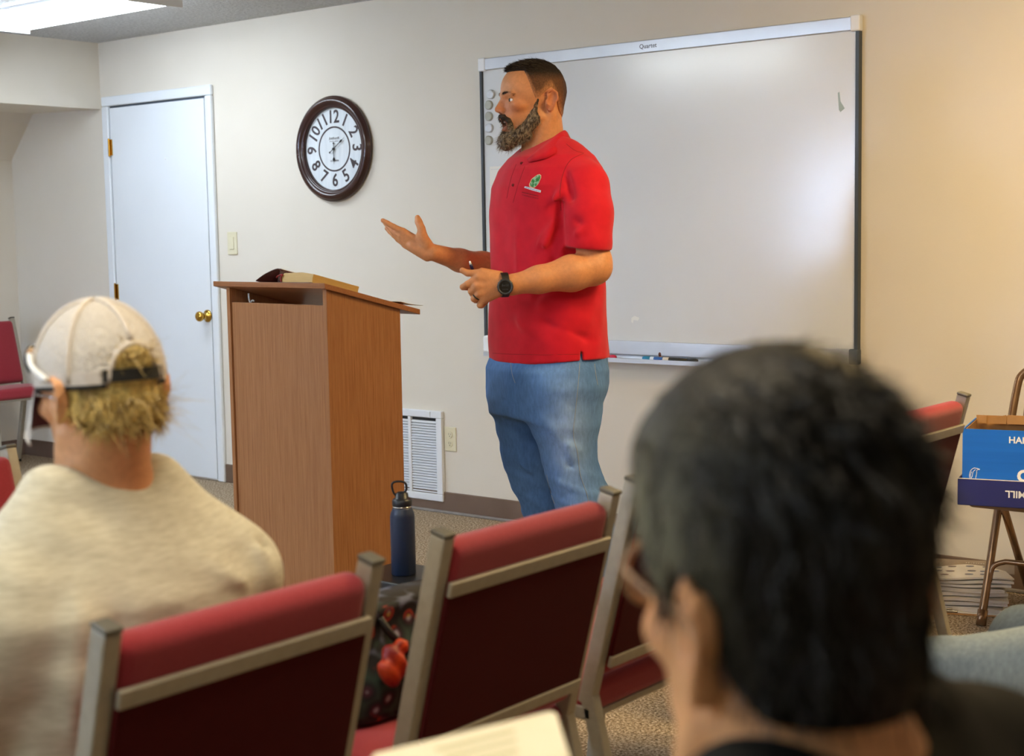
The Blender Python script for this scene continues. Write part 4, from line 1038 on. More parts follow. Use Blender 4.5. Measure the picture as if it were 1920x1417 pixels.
# beard
def beard_region(p):
    z = p[:, 2]; g = p[:, 0]; al = np.abs(p[:, 1])
    up = np.interp(g, [0, 22, 32, 44, 60, 76, 92, 106, 150], [-30, 6, 8, -22, -50, -70, -86, -94, -94])
    low = np.interp(g, [0, 20, 60, 160], [-66, -84, -118, -190])
    bk = 25-g-np.clip((-40-z)*.25, 0, 14)
    return np.maximum(np.maximum(z-up, (low-z)), bk)*.7
def beard(p):
    t = np.clip((-z_-60)/60, 0, 1) if False else np.clip((-p[:, 2]-40)/70, 0, 1)
    q = p.copy(); q[:, 1] = np.abs(q[:, 1])
    base = face(p, False)
    d = base-(2.0+5*t)*np.clip(.2-beard_region(p)/14, .15, 1)
    d = smin(d, ell(p, (112, 0, -124), (30, 30, 30)), 10)
    d = smin(d, cap(q, (60, 34, -108), (108, 8, -128), 17, 22), 10)
    d = d-1.6*rnd3(p, .5, 8)
    d = smax(d, beard_region(p), 3)
    m_ = chain(q, [(106, 28, -70), (104, 28, -84), (98, 28, -100)], [6, 7, 9], 4)-.6*rnd3(p, .8, 2)
    m_ = smin(m_, cap(q, (118, 0, -99), (108, 10, -110), 7, 9), 4)
    d = smin(d, m_, 3)
    return smax(d, -ell(p, (132, 0, -70), (24, 17, 13)), 2)
def man_beard(P): return (beard(to_head(P))/1000).astype(f32)
sculpt('beard', man_beard, head_w(85, 0, -80)-.12, head_w(85, 0, -80)+.12, .0024, M['beardm'], man, 0)['label'] = 'full grey-brown beard'
M['mous'] = mat('moustache_hair', '1c120c', .6, c2='4a3424', scale=150, lo=.45, hi=.8, bump=.6, bscale=300, bdist=.003)
def moust(p):
    q = p.copy(); q[:, 1] = np.abs(q[:, 1]); return smax(chain(q, [(133, 0, -45), (125, 15, -49), (113, 27, -60), (106, 30, -72)], [6.5, 8.5, 8, 6.5], 4)-.7*rnd3(p, .8, 2), -ell(p, (128, 0, -70), (30, 20, 12)), 2)
sculpt('moustache', lambda P: (moust(to_head(P))/1000).astype(f32), head_w(118, 0, -55)-.06, head_w(118, 0, -55)+.06, .0022, M['mous'], man, 0)['label'] = 'dark brown moustache'
head_strands('beard_strands', beard, 4200, (5, -75, -155), (145, 75, -30), lambda p: (p[:, 2] < -58) | (p[:, 0] < 60), lambda p, n_: n_*.4+np.array([.35, 0, -.85]), .017, .0010, M['beardt'], man, 12, .3)
head_strands('moustache_strands', moust, 500, (98, -30, -72), (142, 30, -40), lambda p: p[:, 2] > -70, lambda p, n_: n_*.3+np.array([.1, 0, -.9]), .008, .0010, M['hairt'], man, 13, .25)
# eyebrows: short hairs along the brow
for s_ in (-1, 1):
    cu = np.array([tuple(q_) for q_ in smooth_curve([(129, s_*9, 21), (127, s_*24, 26), (113, s_*43, 26), (103, s_*49, 21)], 40)]); r_ = np.random.RandomState(40+s_); k_ = r_.randint(0, len(cu)-1, 420)
    rt_ = cu[k_]+r_.normal(size=(420, 3))*np.array([.6, .6, 1.7]); dr_ = np.stack([-.6+0*rt_[:, 0], .8*s_+0*rt_[:, 0], .35-.9*k_/len(cu)], 1)+np.array([.35, 0, 0])
    strands('eyebrow', HC+(rt_/1000.) @ HM.T, dr_ @ HM.T, .009, .0009, M['hairt'], man, .25, 0, 60+s_)

# polo shirt
TA = math.radians(33)                                        # chest turned towards the viewer
fv = np.array([-math.cos(TA), -math.sin(TA)]); lv = np.array([math.sin(TA), -math.cos(TA)])
def zc(y): return mp(1030, y)[2]
def uc(x, y): return mp(x, y)[0]
TOR = []
for y, xl, xr in ((683, 921, 1137), (640, 919, 1134), (590, 919, 1131), (540, 921, 1131), (490, 922, 1128), (440, 923, 1128), (390, 923, 1130), (350, 926, 1132), (318, 938, 1126), (295, 956, 1112), (275, 985, 1090), (262, 1003, 1072)):
    u0, u1 = uc(xl, y), uc(xr, y); hw = (u1-u0)/2
    # half axes: a along forward, b along left, so that the silhouette half width is hw
    k_ = hw/math.sqrt((.80*math.cos(TA))**2+(1.06*math.sin(TA))**2)
    TOR.append((zc(y), (u0+u1)/2, 0, .80*k_, 1.06*k_))
def fold_ridge(P, a, b_, w_, amp):
    """a soft crease running from a to b on the cloth"""
    a, b_ = A3(a), A3(b_); d = b_-a; h = np.clip(((P-a)@d)/(d@d), 0, 1); r = np.sqrt(((P-a-h[:, None]*d)**2).sum(1))
    return amp*np.exp(-(r/w_)**2)*np.sin(PI*np.clip(h, .02, .98))**.5
def shirt_core(P):
    d = loft(P, TOR, n=2.25, ang=TA, capk=.012)
    sh = cap(P, mp(1056, 304, -.06), mp(1091, 350, -.150), .062, .078)
    sh = smin(sh, cap(P, mp(1004, 306, .06), mp(990, 348, .145), .060, .068), .02)
    d = smin(d, sh, .035)
    sl_ = chain(P, [mp(1092, 350, -.150), mp(1101, 400, -.185), mp(1103, 455, -.205)], [.078, .077, .077], .03)
    sl_ = smax(sl_, (P @ A3((-.10, .05, -1))) - float(np.dot(mp(1104, 466, -.2), (-.10, .05, -1))), .004)
    d = smin(d, sl_, .022)
    sr = chain(P, [RS, mp(980, 400, .17), mp(972, 455, .18)], [.070, .066, .066], .03)
    sr = smax(sr, mp(952, 462, .2)[2]-P[:, 2], .004)
    d = smin(d, sr, .02)
    return d
def shirt_fn(P):
    d = shirt_core(P)
    hem = zc(671)+.006*np.sin(P[:, 0]*14)
    f = 0
    F_ = lambda x1, y1, w1, x2, y2, w2, wd, am: fold_ridge(P, mp(x1, y1, w1), mp(x2, y2, w2), wd, am)
    f = f+F_(1062, 345, -.20, 1012, 405, -.24, .012, .010)+F_(1056, 372, -.20, 1040, 470, -.22, .013, -.012)+F_(1050, 400, -.2, 1000, 500, -.22, .014, .009)
    f = f+F_(1046, 430, -.2, 1058, 520, -.2, .014, .008)+F_(1000, 330, -.2, 975, 420, -.2, .016, .006)+F_(960, 400, -.15, 965, 560, -.16, .018, .006)
    f = f+F_(990, 560, -.2, 1100, 600, -.18, .018, .008)+F_(1010, 600, -.2, 1110, 640, -.18, .018, -.007)+F_(940, 480, -.13, 945, 640, -.14, .018, .006)
    f = f+F_(1080, 560, -.15, 1120, 640, -.1, .016, .008)+F_(1112, 540, -.1, 1105, 660, -.1, .014, -.007)+F_(950, 590, -.15, 1060, 655, -.2, .02, .006)
    f = f+F_(1070, 440, -.28, 1120, 425, -.25, .012, .006)+F_(1075, 410, -.27, 1130, 440, -.22, .012, -.006)+F_(1060, 320, -.2, 1075, 380, -.24, .012, -.010)
    f = f*1.6+F_(1035, 420, -.2, 960, 520, -.2, .013, .010)+F_(1045, 480, -.2, 985, 600, -.2, .015, -.010)+F_(1000, 345, -.2, 965, 470, -.2, .012, -.008)+F_(1125, 560, -.1, 1060, 610, -.2, .012, .010)+F_(1100, 600, -.15, 1040, 650, -.2, .012, .009)+F_(945, 400, -.15, 935, 520, -.12, .012, .008)
    f = f+.0042*rnd3(P*A3((1, 1, .45)), 30, 4)+.0016*rnd3(P*A3((1, 1, .6)), 85, 9)
    d = d-f.astype(f32)
    d = smax(d, hem-P[:, 2], .004)
    # side vent
    vt_ = ell(P, mp(1089, 668, -.17), (.0035, .08, .022)); d = smax(d, -vt_, .002)
    # neck opening and open hem
    ph = to_head(P); nk = cap(ph, (-8, 0, -60), (-16, 0, -200), 66, 70)/1000
    d = smax(d, -nk, .006)
    pn = cap(ph, (40, 0, -120), (58, 0, -186), 16, 10)/1000; d = smax(d, -pn, .005)
    core = loft(P, [(r[0], r[1], r[2], r[3]-.014, r[4]-.014) for r in TOR[:3]], n=2.25, ang=TA, capk=.001)
    core = np.maximum(core, P[:, 2]-zc(640)); d = smax(d, -core, .003)
    return d
shirt = sculpt('polo_shirt', shirt_fn, (-.28, -.36, .86), (.28, .33, 1.66), .0042, M['polo'], man, 1)
shirt['label'] = 'bright red short-sleeved polo shirt'
# project helper: walk from the viewer to the cloth
def on_shirt(x, y, off=.0012, fn=None):
    fn = fn or shirt_fn
    lo_, hi_ = -.42, .1
    ts = np.linspace(lo_, hi_, 220); P = np.array([mp(x, y, t) for t in ts], f32); d = fn(P); k_ = int(np.argmax(d < 0))
    t0, t1, d0, d1 = ts[k_-1], ts[k_], d[k_-1], d[k_]; t = t0+(t1-t0)*d0/(d0-d1) if d0 != d1 else t0
    return Vector(mp(x, y, t-off))
# collar: stand round the neck plus two folded leaves laid on the cloth
def on_body(x, y, off=.002):
    return on_shirt(x, y, off, lambda P: np.minimum(man_body(P), shirt_fn(P)))
def leaf_mesh(name, up_, low_, th=.0022):
    b = NB(); g_ = []
    for (a, c_) in zip(up_, low_):
        a, c_ = Vector(a), Vector(c_); m_ = (a+c_)/2; o_ = (m_-Vector((uc(1015, 260), 0, m_.z))); o_.z = 0; o_ = o_.normalized()
        col_pts = [a, a*.8+c_*.2+o_*.003, m_+o_*.0025, c_+o_*.002]
        g_.append([b.verts.new(p_+o_*q_) for q_ in (th, 0) for p_ in (col_pts if q_ else col_pts[::-1])])
    for i in range(len(g_)-1):
        for k_ in range(8): b.faces.new((g_[i][k_], g_[i][(k_+1) % 8], g_[i+1][(k_+1) % 8], g_[i+1][k_]))
    b.faces.new(g_[0]); b.faces.new(g_[-1][::-1]); o = obj(name, b, M['polo'], shirt, smooth=True); return o
up_ = [mp(1059, 244, .0), mp(1057, 244, -.03), mp(1048, 249, -.062)]+[on_body(x, y, .004) for x, y in ((1034, 259), (1018, 272), (1003, 285), (989, 298))]
low_ = [mp(1070, 264, .0), mp(1068, 268, -.04), mp(1058, 277, -.082)]+[on_body(x, y, .004) for x, y in ((1040, 288), (1026, 296), (1010, 300), (992, 304))]
leaf_mesh('collar', up_, low_)
far_u = [mp(1059, 244, .0), mp(1052, 246, .045), mp(1030, 256, .075), mp(1005, 270, .078), mp(984, 282, .055), mp(974, 292, .03)]
far_l = [mp(1070, 264, .0), mp(1062, 268, .055), mp(1036, 280, .10), mp(1000, 292, .105), mp(972, 300, .075), mp(958, 308, .03)]
leaf_mesh('collar', far_u, far_l)
def decal(name, pts, m, off=.0012, par=None):
    b = NB(); vs_ = [b.verts.new(on_shirt(x, y, off)) for x, y in pts]
    cx, cy = sum(p[0] for p in pts)/len(pts), sum(p[1] for p in pts)/len(pts); c_ = b.verts.new(on_shirt(cx, cy, off+.0003))
    for i in range(len(vs_)): b.faces.new((vs_[i], vs_[(i+1) % len(vs_)], c_))
    return obj(name, b, m, par or shirt)
Z5 = lambda x, y: (970+x/17.71, 310+y/17.71)
leaf = [Z5(*q) for q in ((395, 700), (390, 620), (430, 540), (470, 450), (560, 380), (660, 310), (740, 285), (795, 330), (790, 420), (750, 500), (720, 580), (680, 640), (610, 710), (560, 750), (470, 740))]
decal('emblem_rim', leaf, M['logo_o'], .0012)
cxy = (sum(p[0] for p in leaf)/len(leaf), sum(p[1] for p in leaf)/len(leaf))
decal('emblem_leaf', [((p[0]-cxy[0])*.86+cxy[0], (p[1]-cxy[1])*.90+cxy[1]) for p in leaf], M['logo_g'], .0018)
decal('emblem_bar', [Z5(*q) for q in ((225, 740), (250, 690), (500, 750), (785, 830), (770, 905), (500, 830))], M['logo_w'], .0024)
def text_on(body, x, y, ex, ey, size, m, name, off=.0016):
    """flat-printed lettering on the shirt, laid along the cloth between two seen points"""
    me = text_mesh(body, 1, 0, 'LEFT'); w_ = max(v.co.x for v in me.vertices); A_ = on_shirt(x, y, off); B_ = on_shirt(ex, ey, off)
    X = (B_-A_); Wd = X.length; X = X.normalized(); up = Vector((0, 0, 1)); up = (up-X*up.dot(X)).normalized()
    Mid = on_shirt((x+ex)/2, (y+ey)/2, off)-(A_+B_)/2
    for v in me.vertices: q_ = v.co.x/w_; v.co = A_+X*(q_*Wd)+up*(v.co.y*size)+Mid*(4*q_*(1-q_))
    me.materials.clear(); me.materials.append(m); me.name = name; o = bpy.data.objects.new(name, me); C.objects.link(o); o.parent = shirt
def stitch_row(p0, p1, n, hh, m, off, seed):
    """embroidered line too small to read in the photo"""
    r_ = random.Random(seed); A_, B_ = on_shirt(*p0, off), on_shirt(*p1, off); Mid = on_shirt((p0[0]+p1[0])/2, (p0[1]+p1[1])/2, off)-(A_+B_)/2; b = NB(); X = (B_-A_); Wd = X.length/n; X = X.normalized(); U = Vector((0, 0, 1)); U = (U-X*U.dot(X)).normalized()
    for k_ in range(n):
        u = (k_+.5)/n; c_ = A_+(B_-A_)*u+Mid*(4*u*(1-u)); h_ = hh*r_.uniform(.6, 1)/2; w2 = Wd*r_.uniform(.2, .36)
        b.faces.new([b.verts.new(c_+X*(a*w2)+U*(e*h_)) for a, e in ((-1, -1), (1, -1), (1, 1), (-1, 1))])
    o = obj('emblem_stitching', b, m, shirt); o['kind'] = 'stuff'
M['logo_b'] = mat('emblem_blue', '5a6a94', .7)
stitch_row(Z5(275, 728), Z5(745, 865), 15, .0034, M['logo_b'], .0036, 1)
stitch_row(Z5(150, 890), Z5(700, 1020), 24, .0036, M['logo_t'], .003, 2)
text_on('CHURCH STAFF', *Z5(140, 975), *Z5(700, 1110), .0060, M['logo_t'], 'emblem_lettering', .003)
# placket seams and buttons, sleeve and hem stitching
def seam(name, pts, r, m, off=.0): 
    b = NB(); tube(b, [on_shirt(x, y, off) for x, y in pts], r, 6); return obj(name, b, m, shirt, smooth=True)
M['seam'] = mat('shirt_seam', '8c0a16', .8)
sp = lambda *p: [(q.x, q.y) for q in smooth_curve([(x, y, 0) for x, y in p], 5)]
seam('shoulder_seam', sp((1062, 270), (1078, 282), (1095, 287)), .0009, M['seam'])
seam('armhole_seam', sp((1094, 288), (1070, 300), (1056, 325), (1050, 360), (1052, 395)), .0010, M['seam'])
seam('placket_seam', sp((968, 308), (958, 335), (950, 372)), .0008, M['seam'])
seam('placket_seam', sp((984, 312), (972, 345), (962, 380)), .0008, M['seam'])
seam('hem_stitch', sp((924, 662), (960, 664), (1020, 665), (1085, 664)), .0007, M['seam'])
for x, y in ((962, 347), (978, 306)):
    q = on_shirt(x, y, .001); b = NB(); lathe(b, [(0, .0025), (.0045, .0025), (.005, .0), (0, 0)], 16, Matrix.Translation(q) @ Vector((-.2, -1, .05)).to_track_quat('Z', 'Y').to_matrix().to_4x4()); obj('button', b, M['logo_t'], shirt, smooth=True)

# jeans: both legs
def leg_pts(rows):
    P_, R_ = [], []
    for y, xl, xr, w_ in rows:
        P_.append(mp((xl+xr)/2, y, w_)); R_.append((xr-xl)/2*PX*1.0)
    return P_, R_
NEAR = leg_pts([(735, 985, 1128, -.10), (790, 1000, 1120, -.11), (850, 1018, 1116, -.12), (893, 1030, 1122, -.125), (935, 1043, 1142, -.12), (1000, 1058, 1150, -.10), (1080, 1072, 1150, -.08), (1165, 1084, 1150, -.06)])
FAR = leg_pts([(735, 918, 1040, .10), (790, 930, 1040, .10), (850, 943, 1038, .10), (893, 957, 1042, .10), (935, 976, 1052, .10), (1000, 984, 1058, .10), (1080, 992, 1060, .11), (1165, 998, 1058, .12)])
PEL = []
for y, xl, xr in ((665, 924, 1132), (690, 916, 1135), (715, 916, 1133), (745, 918, 1124), (775, 924, 1116)):
    u0, u1 = uc(xl, y), uc(xr, y); hw = (u1-u0)/2; k_ = hw/math.sqrt((.80*math.cos(TA))**2+(1.06*math.sin(TA))**2); PEL.append((zc(y), (u0+u1)/2, 0, .80*k_, 1.06*k_))
PEL = PEL[::-1]
def jeans_fn(P):
    d = loft(P, PEL+[(zc(640), PEL[-1][1], 0, PEL[-1][3]-.01, PEL[-1][4]-.01)], n=2.3, ang=TA, capk=.01)
    n_ = chain(P, *NEAR, .03); f_ = chain(P, *FAR, .03)
    d = smin(d, n_, .045); d = smin(d, f_, .045) if True else d
    F_ = lambda x1, y1, w1, x2, y2, w2, wd, am: fold_ridge(P, mp(x1, y1, w1), mp(x2, y2, w2), wd, am)
    f = F_(1080, 728, -.2, 1122, 738, -.1, .007, -.012)+F_(1075, 722, -.2, 1120, 728, -.1, .008, .007)+F_(1070, 762, -.22, 1118, 756, -.1, .008, -.009)
    f = f+F_(1060, 830, -.22, 1090, 850, -.2, .014, .010)+F_(1066, 850, -.22, 1122, 880, -.12, .012, .014)+F_(1060, 870, -.22, 1125, 893, -.1, .010, -.010)
    f = f+F_(1050, 905, -.2, 1140, 915, -.1, .012, .012)+F_(1070, 925, -.2, 1148, 925, -.1, .012, -.010)+F_(935, 752, -.08, 980, 748, -.1, .007, -.008)
    f = f+F_(960, 860, -.0, 1010, 900, .0, .014, .010)+F_(965, 900, 0, 1015, 925, 0, .012, -.009)+F_(975, 930, 0, 1030, 920, 0, .012, .010)+F_(985, 950, 0, 1035, 965, 0, .012, -.008)
    f = f+F_(950, 790, -.02, 985, 860, .0, .016, .006)+F_(1020, 780, -.2, 1060, 860, -.24, .02, .006)+F_(1000, 700, -.2, 1080, 712, -.2, .010, .005)
    f = f*1.5+.0045*rnd3(P*A3((1, 1, .8)), 40, 14)+.0022*rnd3(P, 95, 15)+.0028*np.clip(np.sin(P[:, 2]*95+P[:, 0]*30+2*rnd3(P, 14, 3)), 0, 1)*np.clip((.62-P[:, 2])/.1, 0, 1)
    d = d-f.astype(f32)
    return smax(d, .045-P[:, 2], .006)
DN1, DN2, DN3 = L3c('638cc6'), L3c('3c64a4'), L3c('a8c4ea')
def denim_col(v):
    n_ = rnd3(v, 14, 21); c_ = mixc(np.tile(DN1, (len(v), 1)), DN2, .35+.5*rnd3(v, 22, 23))
    wear = np.exp(-((v[:, 0]-.05)/.06)**2-((v[:, 2]-.68)/.16)**2)*(v[:, 1] < -.1)
    return mixc(c_, DN3, wear*.55+np.clip(n_, 0, 1)*.25)
jeans = sculpt('jeans', jeans_fn, (-.26, -.30, .03), (.30, .30, 1.01), .0046, M['denim'], man, 1, denim_col)
jeans['label'] = 'faded blue jeans'
def jseam(name, pts, r=.0008, m=None, off=.0008):
    b = NB(); tube(b, [on_shirt(x, y, off, jeans_fn) for x, y in pts], r, 6); return obj(name, b, m or M['thread'], jeans, smooth=True)
jseam('side_seam', sp((1087, 680), (1084, 720), (1079, 770), (1075, 815), (1083, 850), (1088, 890), (1100, 925), (1104, 945)))
jseam('pocket_seam', sp((1115, 682), (1117, 700), (1121, 722)))
jseam('fly_seam', sp((957, 672), (960, 700), (966, 718)))
jseam('inner_seam', sp((1025, 890), (1030, 915), (1040, 945)))
b = NB(); lathe(b, [(0, 0), (.004, 0), (.003, .002), (0, .0025)], 10, Matrix.Translation(on_shirt(1090, 662, -.002, jeans_fn)) @ Matrix.Rotation(PI/2, 4, 'X')); obj('rivet', b, M['brass'], jeans)
# shoes
for q, r_ in ((NEAR[0][-1], 1), (FAR[0][-1], 1)):
    def shoe_fn(P, q=q):
        p = P-A3((q[0], q[1], 0)); a = TA+.1; c_, s_ = math.cos(a), math.sin(a); X = -(p[:, 0]*c_+p[:, 1]*s_); Y = -p[:, 0]*s_+p[:, 1]*c_; p = np.stack([X, Y, p[:, 2]], 1).astype(f32)
        d = cap(p, (-.055, 0, .042), (.15, 0, .034), .044, .036, (0, 0, 1), 1.1); d = smin(d, cap(p, (-.04, 0, .05), (-.02, 0, .12), .042, .036), .03)
        sole = smax(smin(cap(p, (-.055, 0, .01), (.155, 0, .01), .047, .046), d+.002, .004), p[:, 2]-.022, .003)
        return smax(smin(d, sole, .002), -p[:, 2], .002)
    sculpt('shoe', shoe_fn, (q[0]-.26, q[1]-.26, -.01), (q[0]+.2, q[1]+.2, .17), .006, M['shoe'], man, 1)
# watch, ring, pen
wq = Vector(mp(947.5, 537.5, -.342)); wn = Vector((-.10, -1, .02)).normalized(); WM = Matrix.Translation(wq) @ wn.to_track_quat('Z', 'Y').to_matrix().to_4x4()
wt = NB(); lathe(wt, [(0, -.006), (.0225, -.006), (.0245, -.002), (.0245, .004), (.0225, .0065), (.0185, .0065), (.018, .005)], 36, WM)
wo = obj('wristwatch', wt, M['watchb'], man, smooth=True); wo['label'] = 'round black wristwatch'
obj('watch_face', lathe(NB(), [(0, .0052), (.0184, .0052)], 32, WM), M['watchf'], wo)
for tx, ty, s_ in (('10', .0, .010), ('28', .0, .010)):
    pass
strokes('watch_readout', -.010, .011, .001, .008, 5, M['watchb'], wo, WM @ Matrix.Translation((0, 0, .0056)), 6); strokes('watch_readout', -.009, .010, -.009, .005, 6, M['watchb'], wo, WM @ Matrix.Translation((0, 0, .0056)), 7)
for k_ in range(12):
    a = k_*PI/6; b = NB(); box(b, (0, 0, 0), (.002, .004, .003)); o = obj('bezel_lug', b, M['watch'], wo); o.matrix_local = WM @ Matrix.Rotation(a, 4, 'Z') @ Matrix.Translation((0, .0235, .0035))
b = NB(); c_ = Vector(mp(945.5, 534, -.303)); ax_ = (Vector(mp(958, 534, -.300))-Vector(mp(938, 535, -.306))).normalized(); u_ = ax_.cross(Vector((0, 1, 0))).normalized(); v_ = ax_.cross(u_)
n = 36; rr = []
for i in range(n):
    a = 2*PI*i/n; dr_ = u_*math.cos(a)*.0345+v_*math.sin(a)*.0335; hw = .011
    rr.append([b.verts.new(c_+dr_*k1+ax_*s_*hw) for k1, s_ in ((1, -1), (1.0, 1), (1.10, 1), (1.10, -1))])
for i in range(n):
    for k_ in range(4): b.faces.new((rr[i][k_], rr[i][(k_+1) % 4], rr[(i+1) % n][(k_+1) % 4], rr[(i+1) % n][k_]))
obj('watch_strap', b, M['watch'], wo, smooth=False, bevel=.001)
b = NB(); q = Vector(mp(893, 556, -.309)); dxx = (Vector(mp(889, 560, -.307))-Vector(mp(898, 550, -.313))).normalized(); u_ = dxx.cross(Vector((0, 1, 0))).normalized(); v_ = dxx.cross(u_)
tube(b, [q+u_*math.cos(t*PI/12)*.0122+v_*math.sin(t*PI/12)*.0122 for t in range(24)], .0024, 8, closed=True); obj('ring', b, M['watch'], man, smooth=True)
pa, pb = Vector(mp(881, 490, -.318)), Vector(mp(893, 528, -.285)); dd = (pb-pa)
pn_ = thing('pen', 'navy ballpoint pen with light tip in the speaker\'s near hand', 'pen', (0, 0, 0)); pn_.matrix_basis = Matrix.Translation(FH*MD+RH*MU) @ Matrix.Rotation(YAW, 4, 'Z') @ Matrix.Translation(pa)
Rp = dd.to_track_quat('Z', 'Y').to_matrix().to_4x4()
obj('pen_barrel', lathe(NB(), [(0, .010), (.0045, .010), (.0052, .02), (.0052, .10), (.003, .112), (0, .114)], 18, Rp), M['pen'], pn_, smooth=True)
obj('pen_button', lathe(NB(), [(0, 0), (.0028, .0), (.0032, .011), (0, .011)], 14, Rp), M['whiteplast'], pn_, smooth=True)
b = NB(); box(b, (0, .0062, .035), (.003, .0018, .04)); bmesh.ops.transform(b, matrix=Rp, verts=b.verts); obj('pen_clip', b, M['steel'], pn_)
# ---------------------------------------------------------------- seated people (local frame: +X forward, +Y left, origin on the floor under the hips)
def hand_sdf(P, wr, tip_dir, side, r=1.0, curl=.5, down=(0, 0, -1)):
    """five-fingered relaxed hand: wr wrist, tip_dir along the hand, side = towards the thumb"""
    w_ = np.array(wr, float); t = np.array(tip_dir, float); t /= np.linalg.norm(t); s = np.array(side, float); s -= t*s.dot(t); s /= np.linalg.norm(s); n_ = np.array(down, float); n_ -= t*n_.dot(t)+s*n_.dot(s); n_ /= np.linalg.norm(n_)
    d = None
    for i, (o_, L) in enumerate(((.030, .072), (.010, .078), (-.010, .073), (-.028, .058))):
        k_ = w_+t*.085*r+s*o_*r; a = cap(P, w_+s*o_*.5, k_, .0150*r, .0125*r); d = a if d is None else smin(d, a, .008)
        q1 = k_+(t*math.cos(curl*.6)+n_*math.sin(curl*.6))*L*.45*r; q2 = q1+(t*math.cos(curl*1.6)+n_*math.sin(curl*1.6))*L*.32*r; q3 = q2+(t*math.cos(curl*2.5)+n_*math.sin(curl*2.5))*L*.24*r
        d = smin(d, chain(P, [k_, q1, q2, q3], [.0105*r, .0092*r, .0083*r, .0070*r], .003), .003)
    b0 = w_+t*.025+s*.018; b1 = w_+t*.058*r+s*.045*r+n_*.01; b2 = b1+(t*.8+s*.35+n_*.3)*.032*r; b3 = b2+(t+n_*.35)*.024*r
    return smin(d, chain(P, [b0, b1, b2, b3], [.016*r, .0135*r, .0105*r, .0085*r], .004), .006)
def near(P, c_, rad):
    return np.all(np.abs(P-A3(c_)) < rad, axis=1)
class Seated:
    def __init__(s, name, label, loc, rz, rows, sh_, elb, wri, hdir, hips, knees, ankles, thigh=.085, calf=.055, sleeve=.075, hand_r=.95):
        s.o = thing('person', label, 'person', loc, rz); s.rows = [(r[0], r[1], 0, r[2], r[3]) for r in rows]; s.sh = sh_; s.elb = elb; s.wri = wri; s.hdir = hdir
        s.hips, s.knees, s.ankles, s.thigh, s.calf, s.sl, s.hr = hips, knees, ankles, thigh, calf, sleeve, hand_r
        s.org = np.array(loc, float); s.rz = rz
        s.R = np.array([[math.cos(rz), -math.sin(rz), 0], [math.sin(rz), math.cos(rz), 0], [0, 0, 1]])
    def loc(s, wpt): return s.R.T @ (np.array(wpt)-s.org)                 # world -> local
    def set_head(s, centre_world, heading, scale=1., pitch=0, ear=True):
        s.HC = s.loc(centre_world); a = heading-s.rz
        g = np.array([math.cos(a)*math.cos(pitch), math.sin(a)*math.cos(pitch), -math.sin(pitch)]); l = np.array([-math.sin(a), math.cos(a), 0]); z = np.cross(g, l)
        s.HM = np.stack([g, l, z], 1); s.hs = np.ones(3)*scale
    def th(s, P): return ((P-s.HC.astype(f32)) @ s.HM.astype(f32))*(1000/s.hs).astype(f32)
    def hw(s, g, l, z): return Vector(s.HC+s.HM @ (np.array([g, l, z])*s.hs/1000.))
    def body(s, m, colf, h=.0042, zlo=.42):
        def fn(P):
            d = np.full(len(P), 9., f32)
            d = smin(d, loft(P, [(r[0], r[1], 0, r[3]*.82, r[4]*.82) for r in s.rows], capk=.03), .02)
            for k_, sd in enumerate((1, -1)):
                S_, E_, W_ = s.sh[k_], s.elb[k_], s.wri[k_]
                d = smin(d, chain(P, [S_, E_, tuple((np.array(E_)*.55+np.array(W_)*.45)), W_], [.046, .040, .038, .026], .02), .02)
                m_ = near(P, np.array(W_)+np.array(s.hdir[k_][0])*.08, .16)
                if m_.any(): d[m_] = smin(d[m_], hand_sdf(P[m_], W_, s.hdir[k_][0], s.hdir[k_][1], s.hr, s.hdir[k_][2]).astype(f32), .012)
            m_ = near(P, s.HC, .25)
            if m_.any():
                ph = s.th(P[m_]); hd_ = face(ph, False)*s.hs.min()/1000.
                d[m_] = smin(d[m_], hd_.astype(f32), .01)
            nb = np.array([s.rows[-1][1], 0, s.rows[-1][0]-.03]); nt = np.array(s.hw(-14, 0, -30))
            d = smin(d, cap(P, nt, nb, .054, .062), .025)
            return d
        lo = (-.35, -.5, zlo); hi = (.75, .5, 1.3)
        return sculpt('body', fn, lo, hi, h, m, s.o, 1, colf)
    def shirt(s, name, m, zb, neck_z, folds=.004, seed=3, ztop=None, slz=.0, collar_r=.066):
        def fn(P):
            d = loft(P, s.rows, n=2.3, capk=.02)
            for k_ in (0, 1):
                S_, E_ = np.array(s.sh[k_]), np.array(s.elb[k_]); M_ = S_+(E_-S_)*.72
                a = chain(P, [S_, M_], [s.sl, s.sl*.92], .02); n_ = (E_-S_)/np.linalg.norm(E_-S_)
                a = smax(a, (P-A3(M_)) @ A3(n_), .004); d = smin(d, a, .035)
                d = smin(d, cap(P, (s.rows[-2][1], S_[1]*.45, s.rows[-1][0]-.03), S_, .05, s.sl*.95), .04)
            d = d-(folds*rnd3(P*A3((1, 1, .45)), 24, seed)+folds*.55*rnd3(P*A3((1, 1, 1.4)), 52, seed+1)).astype(f32)
            if hasattr(s, 'extra'): d = d-s.extra(P).astype(f32)
            nb = np.array([s.rows[-1][1]+.02, 0, neck_z-.012]); nt = np.array(s.hw(-6, 0, -20))
            d = smax(d, -cap(P, nt, nb, collar_r, collar_r+.002), .006)
            return smax(d, zb-P[:, 2], .006)
        return sculpt(name, fn, (-.36, -.42, zb-.02), (.42, .42, 1.12), .0052, m, s.o, 1)
